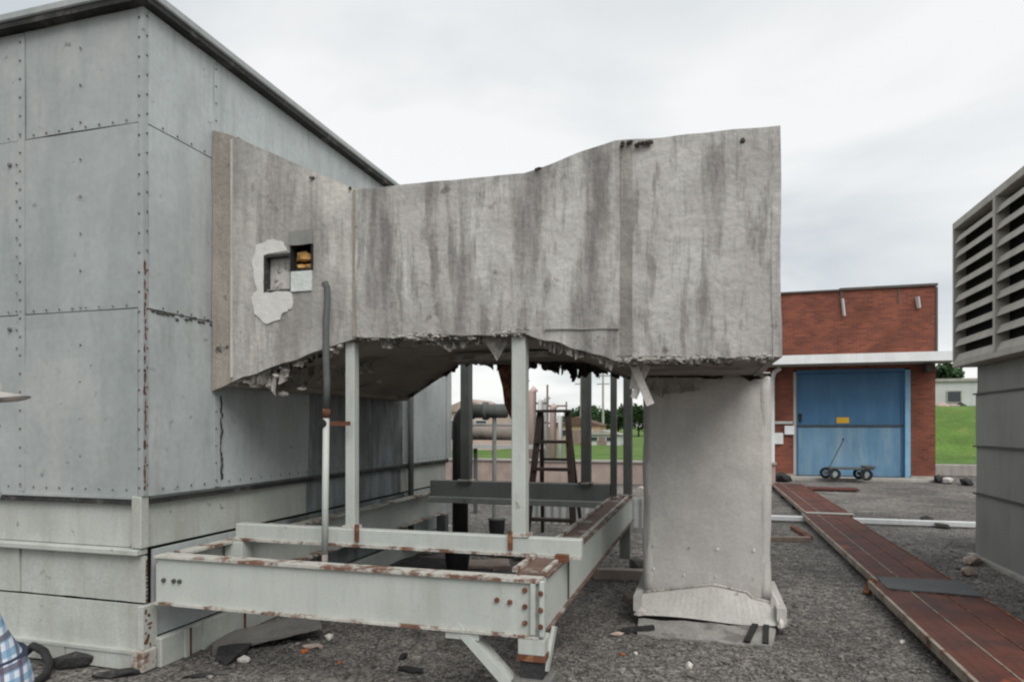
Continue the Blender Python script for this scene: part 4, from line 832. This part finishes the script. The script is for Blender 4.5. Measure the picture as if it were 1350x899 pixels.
# ================================================================== BEYOND: parapet, curb, sheds, tanks, trees
pw = MB(); pw.box(-8, 1.75, 18.6, 18.9, 0, .60, .01); pwo = tag(pw.build('parapet_wall', 'concpink'), 'low pinkish concrete parapet seen through the steel frame', 'wall')
MB().box(-8.03, 1.78, 18.55, 18.95, .601, .65).build('coping', 'conc', pwo)
cw = MB(); cw.box(7.0, 18, 24.6, 24.95, 0, .37, .02); tag(cw.build('concrete_curb', 'conc'), 'pale concrete curb at the foot of the grass bank', 'curb')
cs = thing('corrugated_sheet', 'pale corrugated metal sheet standing low behind the ladder', 'metal sheet', (-1.7, 10.6, 0))
mb = MB(); n = 120
fv = [mb.bm.verts.new((-3.0 + 2.6 * i / n, 10.7 + .018 * math.sin(i * 1.05), z)) for i in range(n + 1) for z in (0, .46)]
for i in range(n): mb.bm.faces.new((fv[2 * i], fv[2 * i + 2], fv[2 * i + 3], fv[2 * i + 1]))
bmesh.ops.solidify(mb.bm, geom=mb.bm.faces[:], thickness=.006); mb.build('sheet', 'farwhite', cs); MB().box(-3.0, -.4, 10.73, 10.77, .38, .43).build('batten', 'wood', cs)

def house(nm, label, x, y, w, d, h, rh, m, roofm, group=None):
    t = thing(nm, label, 'shed', (x, y, 0), group)
    MB().box(x - w / 2, x + w / 2, y - d / 2, y + d / 2, 0, h).build('wall', m, t)
    MB().prism([(x - w / 2 - .2, y - d / 2 - .2, h), (x + w / 2 + .2, y - d / 2 - .2, h), (x, y - d / 2 - .2, h + rh)], (0, d + .4, 0)).build('roof', roofm, t)
    for k in (-.25, .25):
        f = MB().box(x + k * w - .45, x + k * w + .45, y - d / 2 - .05, y - d / 2 - .001, h * .4, h * .8).build('window', 'farwhite', t); MB().box(x + k * w - .36, x + k * w + .36, y - d / 2 - .07, y - d / 2 - .051, h * .44, h * .76).build('pane', 'glass', f)
    MB().box(x - .4, x + .4, y - d / 2 - .04, y - d / 2 - .001, 0, h * .75).build('door', 'wood', t)
    return t
def at(u, d):
    xc = (u - 675) / 880 * d; return xc * CY - d * SY, xc * SY + d * CY
x, y = at(765, 62); house('small_house', 'small tan house with a brown roof far across the grass', x, y, 4.2, 4, 1.7, .8, 'tanwall', 'roofing')
x, y = at(797, 58); house('small_house', 'low white shed on the grass right of the tan house', x, y, 3.0, 3, .9, .4, 'farwhite', 'conc')
x, y = at(632, 48); house('pink_house', 'pinkish house behind the pipes left of the pale post', x, y, 4, 5, 2.6, .9, 'pinkclad', 'concpink')
for i_, (u, d, lab) in enumerate(((704, 24, 'pale pipe stack in a brown frame behind the top of the stepladder'), (731, 27, 'paler slim pipe stack in a brown frame right of the stepladder'))):
    x, y = at(u, d); t = thing('pipe_stack', lab, 'pipe stack', (x, y, 0)); hh = 3.2 - .5 * i_
    for k, (dx, r) in enumerate(((-.34, .10), (-.06, .14), (.24, .09))): MB().tube([(x + dx, y, 0), (x + dx, y, hh - .35 * k), (x + dx + .12, y, hh - .2 - .35 * k + .3)], r, 14).build('pipe', ['farwhite', 'pinkclad', 'whitepaint'][k], t, smooth=True)
    for dx in (-.5, .42): MB().box(x + dx, x + dx + .06, y + .16, y + .22, 0, hh - .1).build('frame_post', 'wood', t)
    for z in (.9, 1.7, 2.4): MB().box(x - .5, x + .48, y + .221, y + .27, z, z + .07).build('frame_rail', 'wood', t)
x, y = at(1262, 62)
fb = thing('grey_house', 'pale grey flat roofed house on top of the grass bank', 'house', (x, y, 2.6))
MB().box(x - 5, x + 5, y - 3, y + 5, 2.4, 5.6).build('wall', 'farwhite', fb); MB().box(x - 5.2, x + 5.2, y - 3.2, y + 5.2, 5.601, 5.85).build('roof', 'conc', fb)
for k in (-3.5, -1.2, 1.2, 3.5): f = MB().box(x + k - .6, x + k + .6, y - 3.06, y - 3.001, 3.7, 4.8).build('window', 'conc', fb); MB().box(x + k - .5, x + k + .5, y - 3.08, y - 3.061, 3.8, 4.7).build('pane', 'glass', f)
MB().box(x - 5, x + 5, y - 3.05, y - 3.001, 3.2, 3.3).build('band', 'conc', fb)
for i, u in enumerate((766, 795)):
    x, y = at(u, 75); t = thing('utility_pole', ['grey utility pole left of the rear frame post', 'grey utility pole between two rear frame posts'][i], 'pole', (x, y, 0), 'utility poles across the field')
    MB().tube([(x, y, 0), (x, y, 8.2)], [.16, .1], 8).build('pole', 'conc', t); MB().box(x - .9, x + .9, y - .08, y + .08, 7.2, 7.35).build('crossarm', 'conc', t); MB().box(x - .7, x + .7, y - .08, y + .08, 6.3, 6.42).build('crossarm', 'conc', t)

def make_tree(nm, label, loc, h, rad, m, seed, n=1500, ls=.28):
    rr = random.Random(seed); t = thing(nm, label, 'tree', loc)
    tr = MB(); tr.tube([(0, 0, 0), (.05, .02, h * .25), (0, .08, h * .5), (.06, 0, h * .8)], [.06 * h * .5, .045 * h * .5, .03 * h * .5, .008 * h * .5], 8)
    cl = []
    for k in range(13):
        a = rr.uniform(0, 6.3); q = rr.uniform(.25, .85) * rad; cz = h * rr.uniform(.30, .86); q *= 1.15 - .6 * abs(cz / h - .5)
        c = Vector((q * math.cos(a), q * math.sin(a), cz)); cl.append((c, rad * rr.uniform(.28, .48)))
        tr.tube([(0, .03, cz * .55), (c.x * .5, c.y * .5, cz * .8), tuple(c)], [.012 * h, .008 * h, .003 * h], 5)
    o = tr.build('trunk', 'bark', t); o.location = (0, 0, 0)
    vs, fs = [], []
    for i in range(n):
        c, r = rr.choice(cl); d = Vector((rr.gauss(0, 1), rr.gauss(0, 1), rr.gauss(0, .8))).normalized() * r * (rr.random() ** .4)
        p = c + d; u = Vector((rr.gauss(0, 1), rr.gauss(0, 1), rr.gauss(0, 1))).normalized(); v = u.orthogonal().normalized(); s_ = ls * rr.uniform(.5, 1.2); b = len(vs)
        vs += [tuple(p + u * s_), tuple(p + v * s_ * .6), tuple(p - u * s_), tuple(p - v * s_ * .6)]; fs.append((b, b + 1, b + 2, b + 3))
    me = bpy.data.meshes.new('crown'); me.from_pydata(vs, [], fs); me.materials.append(K[m]); c = bpy.data.objects.new('crown', me); COL.objects.link(c); c.parent = t
    return t
spots = [at(u, d) for u, d in ((752, 112), (768, 104), (783, 118), (800, 108), (815, 116), (829, 110), (842, 104), (858, 118), (885, 112), (925, 108), (965, 116), (1000, 106), (1045, 118), (1090, 110), (1130, 120), (1165, 108), (1330, 112), (1380, 104), (540, 116), (500, 108), (455, 118), (400, 110), (620, 120), (640, 110), (660, 122), (590, 112))] + [(-70, 118), (-52, 122)]
protoT = [make_tree('broadleaf_tree', '', (0, 0, 0), 5.2, 2.6, 'leaf', 1), make_tree('broadleaf_tree', '', (0, 0, 0), 5.8, 2.5, 'leafdark', 2)]
for i, (x, y) in enumerate(spots):
    p = protoT[i % 2]; o = p if i < 2 else copy_tree(p)
    s_ = .8 + .35 * ((i * 37 % 11) / 11); o.location = (x, y, 0); o.rotation_euler = (0, 0, i * 1.7); o.scale = (s_ * 1.15, s_ * 1.15, s_)
    o['label'] = ['mid green bushy tree in the far row across the grass', 'dark green bushy tree in the far row across the grass'][i % 2]; o['category'] = 'tree'; o['group'] = ['mid green trees in the far row', 'dark green trees in the far row'][i % 2]
x, y = at(1243, 82); make_tree('tall_tree', 'tall dark green tree behind the pale house on the bank', (x, y, 2.0), 7.6, 3.6, 'leafdark', 7, 2600, .4)
x, y = at(1195, 84); make_tree('tall_tree', 'dense green tree hidden behind the brick building', (x, y, 2.0), 7.0, 3.4, 'leaf', 9, 1600, .4)
# rocks on top of the bank
rr = random.Random(44); lab = ['reddish rock on the crest of the grass bank nearest the brick wall', 'dark rock on the crest of the bank beside the unit', 'small pinkish rock between two larger ones on the bank']
for i, (u, m) in enumerate(((1244, 'pinkstone'), (1266, 'asphalt'), (1254, 'concpink'))):
    x, y = at(u, 50); tag(MB().chunk((x, y, 2.95), (.8, .6, .5), rr).build('boulder', m, origin=(x, y, 2.9)), lab[i], 'rock')

# ================================================================== DEBRIS
rr = random.Random(77)
def deb(nm, m, label, cat, u, d, size, kind='chunk', rz=0, tilt=0, z=None):
    x, y = at(u, d); mb = MB()
    if kind == 'chunk': mb.chunk((x, y, size[2] * .7 if z is None else z), size, rr)
    else:
        M = Matrix.Translation((x, y, size[2] / 2 + .004 if z is None else z)) @ Matrix.Rotation(R(rz), 4, 'Z') @ Matrix.Rotation(R(tilt), 4, 'Y')
        mb.patch((-size[0] / 2, -size[1] / 2, size[2] / 2), (size[0] / 2, -size[1] / 2, size[2] / 2), (size[0] / 2, size[1] / 2, size[2] / 2), (-size[0] / 2, size[1] / 2, size[2] / 2), 8, 5, size[2], .008 if kind == 'slab' else .002, 6, u, ragged=.02 if kind == 'slab' else None)
        bmesh.ops.transform(mb.bm, matrix=M, verts=mb.bm.verts)
    return tag(mb.build(nm, m, origin=(x, y, 0)), label, cat)
deb('board', 'paleboard', 'weathered pinkish board lying beside the duct foot left side', 'board', 822, 7.0, (.62, .13, .10), 'board', 8)
deb('board', 'wood', 'short board end sticking out under the pinkish board', 'board', 832, 6.1, (.10, .22, .05), 'board', 20)
deb('timber', 'wood', 'thin grey timber lying right of the duct leg', 'timber', 1038, 9.3, (.62, .09, .06), 'board', 14)
deb('timber', 'rust', 'rusty bar lying at an angle below the walkway edge', 'bar', 1056, 9.9, (.08, 1.0, .05), 'board', 6)
deb('mortar_lump', 'whitestone', 'white mortar lump beside the black roofing scrap', 'stone', 322, 4.52, (.055, .035, .03))
deb('brick_scrap', 'orange', 'orange brick scrap on the gravel under the front beam', 'brick piece', 402, 4.72, (.04, .03, .02))
deb('mortar_slab', 'pinkstone', 'pale pink mortar slab behind the orange brick scrap', 'stone', 413, 4.82, (.09, .04, .02))
deb('mortar_lump', 'whitestone', 'small white lump near the curled black felt', 'stone', 434, 5.0, (.03, .035, .03))
deb('brick_scrap', 'orange', 'small orange crumb alone on the gravel under the beam', 'brick piece', 448, 4.5, (.018, .015, .014))
deb('mortar_lump', 'whitestone', 'white stone in front of the duct foot', 'stone', 908, 4.43, (.05, .03, .025))
deb('brick_scrap', 'orange', 'orange shard on the gravel left of the duct foot', 'brick piece', 821, 4.66, (.045, .012, .012))
deb('mortar_lump', 'pinkstone', 'pink pebble left of the bitumen strap', 'stone', 815, 5.1, (.07, .025, .02))
deb('mortar_lump', 'whitestone', 'little white lump beside the orange shard', 'stone', 838, 4.68, (.028, .02, .018))
deb('mortar_lump', 'whitestone', 'white pebble on the gravel left of the walkway', 'stone', 1189, 4.93, (.04, .02, .016))
deb('felt_scrap', 'asphalt', 'black felt strip on the gravel at the bottom edge', 'roofing scrap', 541, 4.36, (.10, .035, .02))
deb('felt_scrap', 'asphalt', 'small black scrap right of centre under the front beam', 'roofing scrap', 532, 4.6, (.04, .03, .03))
deb('rubble_stone', 'pinkstone', 'pale pink rubble beside the unit base, nearer piece', 'stone', 1277, 7.2, (.17, .07, .06))
deb('rubble_stone', 'pinkstone', 'pale pink rubble beside the unit base, farther piece', 'stone', 1282, 7.75, (.2, .08, .07))
deb('rubble_stone', 'conc', 'pale lump on the gravel right of the walkway behind rubble', 'stone', 1238, 10.6, (.25, .1, .07))
deb('rubble_stone', 'asphalt', 'dark lump on the gravel under the white pipe', 'stone', 1222, 11.2, (.15, .1, .06))
deb('rubble_stone', 'whitestone', 'white block lying outside the brick building corner', 'stone', 1250, 18.6, (.28, .16, .13))
deb('felt_roll', 'asphalt', 'black roll lying right of the white block', 'roofing roll', 1274, 18.2, (.42, .16, .13))
deb('felt_roll', 'asphalt', 'black lump against the brick corner foot', 'roofing roll', 1238, 18.9, (.16, .14, .17))
deb('hose_heap', 'asphalt', 'dark hose heap beside the downspout foot', 'hose', 1030, 19.3, (.35, .2, .16))
deb('felt_flap', 'greyfelt', 'lifted grey roofing felt flap beside the base rail', 'roofing flap', 352, 5.0, (.75, .42, .02), 'slab', 40, -7, .06)
deb('felt_scrap', 'asphalt', 'crumpled black roofing felt under the lifted grey flap', 'roofing scrap', 306, 4.65, (.22, .12, .05))
deb('felt_scrap', 'asphalt', 'thin dark felt strip lying before the crumpled felt', 'roofing scrap', 275, 4.28, (.16, .03, .02))
deb('felt_scrap', 'asphalt', 'curled black felt near the grey flap far end', 'roofing scrap', 392, 5.05, (.16, .08, .06))
deb('felt_scrap', 'asphalt', 'black torn felt leaning on the building base left side', 'roofing scrap', 100, 4.42, (.16, .05, .07))
deb('felt_scrap', 'asphalt', 'low black felt heap at the base near the corner', 'roofing scrap', 160, 4.28, (.2, .05, .03))
deb('stone_lump', 'greyfelt', 'dark grey stone by the far frame leg', 'stone', 840, 7.5, (.12, .1, .1))
deb('plank_scrap', 'wood', 'brown plank scrap leaning behind the front beam', 'board', 458, 7.7, (.36, .05, .34), 'board', 10, 0, .18)
deb('plank_scrap', 'pinkstone', 'pale pink slab on the ground behind the front beam', 'slab', 636, 7.6, (.62, .4, .05), 'slab', 20)
deb('plank_scrap', 'wood', 'grey plank lying aslant behind the cross beam', 'board', 528, 8.0, (1.1, .16, .06), 'board', 55, -9, .16)
for m, u, d, sz, lab in (('greyfelt', 505, 8.9, .12, 'grey rubble stone below the left end of the rear cross beam'), ('conc', 566, 8.4, .10, 'pale rubble stone left of the black bucket'), ('asphalt', 628, 8.6, .11, 'black rubble lump right of the black bucket'),
                          ('greyfelt', 668, 9.3, .12, 'grey rubble stone behind the thick white front post'), ('conc', 716, 8.9, .09, 'pale rubble stone between the feet of the stepladder'), ('asphalt', 742, 9.0, .10, 'dark rubble lump at the right foot of the stepladder'), ('greyfelt', 690, 8.0, .13, 'grey rubble stone in front of the stepladder left foot')):
    deb('rubble_stone', m, lab, 'stone', u, d, (sz, sz * .7, sz * .6))
for i, (u, d, r, lab) in enumerate(((603, 7.35, .14, 'black bucket lying behind the front beam'), (655, 9.6, .12, 'black drum standing left of the ladder'),)):
    x, y = at(u, d); t = thing('bucket', lab, 'bucket', (x, y, 0)); MB().tube([(x, y, 0), (x, y, .14), (x, y, .26)], [r * .8, r * .95, r], 16).build('shell', 'black', t); MB().tube([(x, y, .262), (x, y, .285)], r * 1.06, 16).build('rim', 'grimy', t)
deb('dark_sheet', 'asphalt', 'black sheet added to darken the ground beneath the frame', 'roofing felt', 560, 7.4, (1.5, 1.2, .02), 'slab', 12)  # dark sheets added to darken the gravel in and behind the frame
deb('dark_sheet', 'asphalt', 'narrow black sheet added to darken the ground at the foot of the black standpipe', 'roofing felt', 650, 8.6, (1.2, .7, .03), 'slab', -10)
deb('timber', 'wood', 'brown timber lying along the inside of the right frame beam', 'timber', 700, 7.0, (.12, 1.3, .09), 'board', 4)
# black hose at the building base
hz = [at(28, 4.50) + (.05,), at(44, 4.48) + (.13,), at(58, 4.40) + (.12,), at(66, 4.33) + (.06,), at(60, 4.22) + (.03,), at(48, 4.12) + (.025,), at(30, 4.0) + (.025,)]
hzz = []
for a, b in zip(hz, hz[1:]):
    for k in range(4): hzz.append(tuple(a[i] * (1 - k / 4) + b[i] * k / 4 for i in range(3)))
tag(MB().tube(hzz, .026, 10).build('rubber_hose', 'black', smooth=True), 'black rubber hose curling on the ground at the building base', 'hose')

# ================================================================== PERSON (at the left edge, mostly out of frame)
px, py = (-1.68) * CY - 2.0 * SY, (-1.68) * SY + 2.0 * CY
pr = thing('person', 'person in blue plaid shirt and white cap facing right at left edge', 'person', (px, py, 0)); pr.rotation_euler = (0, 0, R(YAW))
body = MB(); bm = body.bm
def V(x, y, z): return bm.verts.new((x, y, z))
RAD = {}
def chain(prev, pts):
    for x, y, z, r in pts:
        v = V(x, y, z); RAD[v] = r; bm.edges.new((prev, v)); prev = v
    return prev
pel = V(0, 0, .92); RAD[pel] = .10
ch = chain(pel, [(-.05, 0, 1.08, .085), (-.08, 0, 1.24, .085), (-.06, 0, 1.38, .08)])
chain(ch, [(0, 0, 1.47, .06), (.015, 0, 1.53, .058), (.02, 0, 1.60, .085), (.02, 0, 1.68, .098), (.015, 0, 1.74, .07)])
for s_ in (-1, 1):
    ha = chain(ch, [(-.055, s_ * .14, 1.40, .055), (-.13, s_ * .18, 1.24, .046), (-.19, s_ * .20, 1.10, .04), (-.17, s_ * .215, .98, .034), (-.11, s_ * .23, .86, .027), (-.08, s_ * .235, .80, .028)])
    for k in range(4): chain(ha, [(-.05 + .018 * (k - 1.0), s_ * .24, .755, .010), (-.042 + .018 * (k - 1.0), s_ * .236, .715 + .006 * abs(k - 1.5), .009), (-.035 + .016 * (k - 1.0), s_ * .224, .685 + .008 * abs(k - 1.5), .008)])
    chain(ha, [(-.02, s_ * .232, .785, .012), (.002, s_ * .222, .755, .0105), (.008, s_ * .215, .73, .009)])
    chain(pel, [(0, s_ * .09, .82, .092), (.01, s_ * .10, .5, .062), (-.01, s_ * .105, .28, .056), (-.02, s_ * .11, .09, .04), (.04, s_ * .115, .045, .042), (.13, s_ * .12, .035, .036)])
vv = list(bm.verts); vids = {v: i for i, v in enumerate(vv)}
sv = [RAD[v] for v in vv]
me = bpy.data.meshes.new('body'); bm.to_mesh(me); bm.free(); me.materials.append(K['skin'])
bo = bpy.data.objects.new('body', me); COL.objects.link(bo)
md = bo.modifiers.new('skin', 'SKIN'); md.use_smooth_shade = True
sk_l = me.skin_vertices[0].data if me.skin_vertices else None
if sk_l is None:
    bm2 = bmesh.new(); bm2.from_mesh(me); bm2.verts.layers.skin.verify(); bm2.to_mesh(me); bm2.free(); sk_l = me.skin_vertices[0].data
for i, r in enumerate(sv): sk_l[i].radius = (r, r); sk_l[i].use_root = (i == 0)
ms = bo.modifiers.new('sub', 'SUBSURF'); ms.levels = 1; ms.render_levels = 2
bo.parent = pr
def ppart(mb, nm, m, smooth=True):
    o = mb.build(nm, m, None, smooth=smooth); o.parent = pr; return o
def sub(o, n=2): s_ = o.modifiers.new('sub', 'SUBSURF'); s_.levels = 1; s_.render_levels = n; return o
sh = MB(); sh.loft([((.03, 0, .74), .19, .16), ((.03, 0, .80), .19, .165), ((.018, 0, .87), .18, .165), ((-.03, 0, .96), .158, .165), ((-.06, 0, 1.05), .135, .165), ((-.085, 0, 1.18), .125, .17), ((-.075, 0, 1.30), .12, .175), ((-.03, 0, 1.40), .105, .165), ((-.01, 0, 1.46), .085, .11), ((0, 0, 1.50), .068, .07)], 28)
for s_ in (-1, 1): sh.tube([(-.04, s_ * .11, 1.41), (-.06, s_ * .15, 1.385), (-.13, s_ * .18, 1.25), (-.19, s_ * .20, 1.12), (-.19, s_ * .205, 1.03)], [.07, .078, .07, .066, .068], 14)
ppart(sh, 'shirt', 'plaid')
tr = MB(); tr.loft([((.02, 0, .70), .15, .185), ((.015, 0, .80), .168, .188), ((.02, 0, .9), .16, .186)], 24)
for s_ in (-1, 1): tr.tube([(.005, s_ * .095, .80), (.01, s_ * .1, .5), (-.01, s_ * .107, .28), (-.015, s_ * .11, .06)], [.105, .085, .075, .072], 16)
ppart(tr, 'trousers', 'denim')
for s_ in (-1, 1):
    b2 = MB(); b2.loft([((.05, s_ * .115, 0.0), .14, .05), ((.05, s_ * .115, .03), .14, .052), ((.03, s_ * .115, .07), .11, .047), ((-.02, s_ * .112, .11), .055, .045)], 16); ppart(b2, 'shoe', 'black')
ca = MB(); ca.loft([((.018, 0, 1.685), .112, .102), ((.016, 0, 1.72), .112, .102), ((.012, 0, 1.76), .10, .093), ((.005, 0, 1.79), .07, .065), ((0, 0, 1.803), .02, .02)], 24); cp = ppart(ca, 'cap', 'cap')
bmn = MB(); n = 14; vt = []
for i in range(n + 1):
    a = -1 + 2 * i / n
    for q in (0, .5, 1):
        x = .10 - .045 * a * a + q * .1255 * (max(0, 1 - abs(a) ** 3.2)) ** .5; z = 1.712 - .020 * q - .030 * a * a * (1 - .35 * q); vt.append(bmn.bm.verts.new((x, .088 * a, z)))
for i in range(n):
    for q in range(2): bmn.bm.faces.new((vt[i * 3 + q], vt[i * 3 + 3 + q], vt[i * 3 + 4 + q], vt[i * 3 + 1 + q]))
bmesh.ops.solidify(bmn.bm, geom=bmn.bm.faces[:], thickness=.011); o = bmn.build('cap_brim', 'cap', None, smooth=True); o.parent = cp
fa = MB(); fa.loft([((.11, 0, 1.585), .022, .014), ((.122, 0, 1.60), .024, .017), ((.118, 0, 1.62), .014, .012), ((.108, 0, 1.645), .01, .008)], 10); ppart(fa, 'nose', 'skin')
for s_ in (-1, 1):
    e_ = MB(); e_.chunk((.098, s_ * .035, 1.642), (.011, .014, .009), random.Random(1), False); ppart(e_, 'eye', 'whitecard'); e_ = MB(); e_.chunk((.108, s_ * .035, 1.642), (.004, .006, .006), random.Random(1), False); ppart(e_, 'iris', 'dark')
    e_ = MB(); e_.chunk((.01, s_ * .1, 1.625), (.022, .012, .034), random.Random(2), False); ppart(e_, 'ear', 'skin')
e_ = MB(); e_.beam((.107, -.026, 1.562), (.107, .026, 1.562), .012, .01); ppart(e_, 'mouth', 'concpink')
hr = MB(); hr.loft([((-.02, 0, 1.57), .075, .092), ((-.02, 0, 1.63), .09, .1), ((-.01, 0, 1.69), .1, .101)], 18); ppart(hr, 'hair', 'hair')
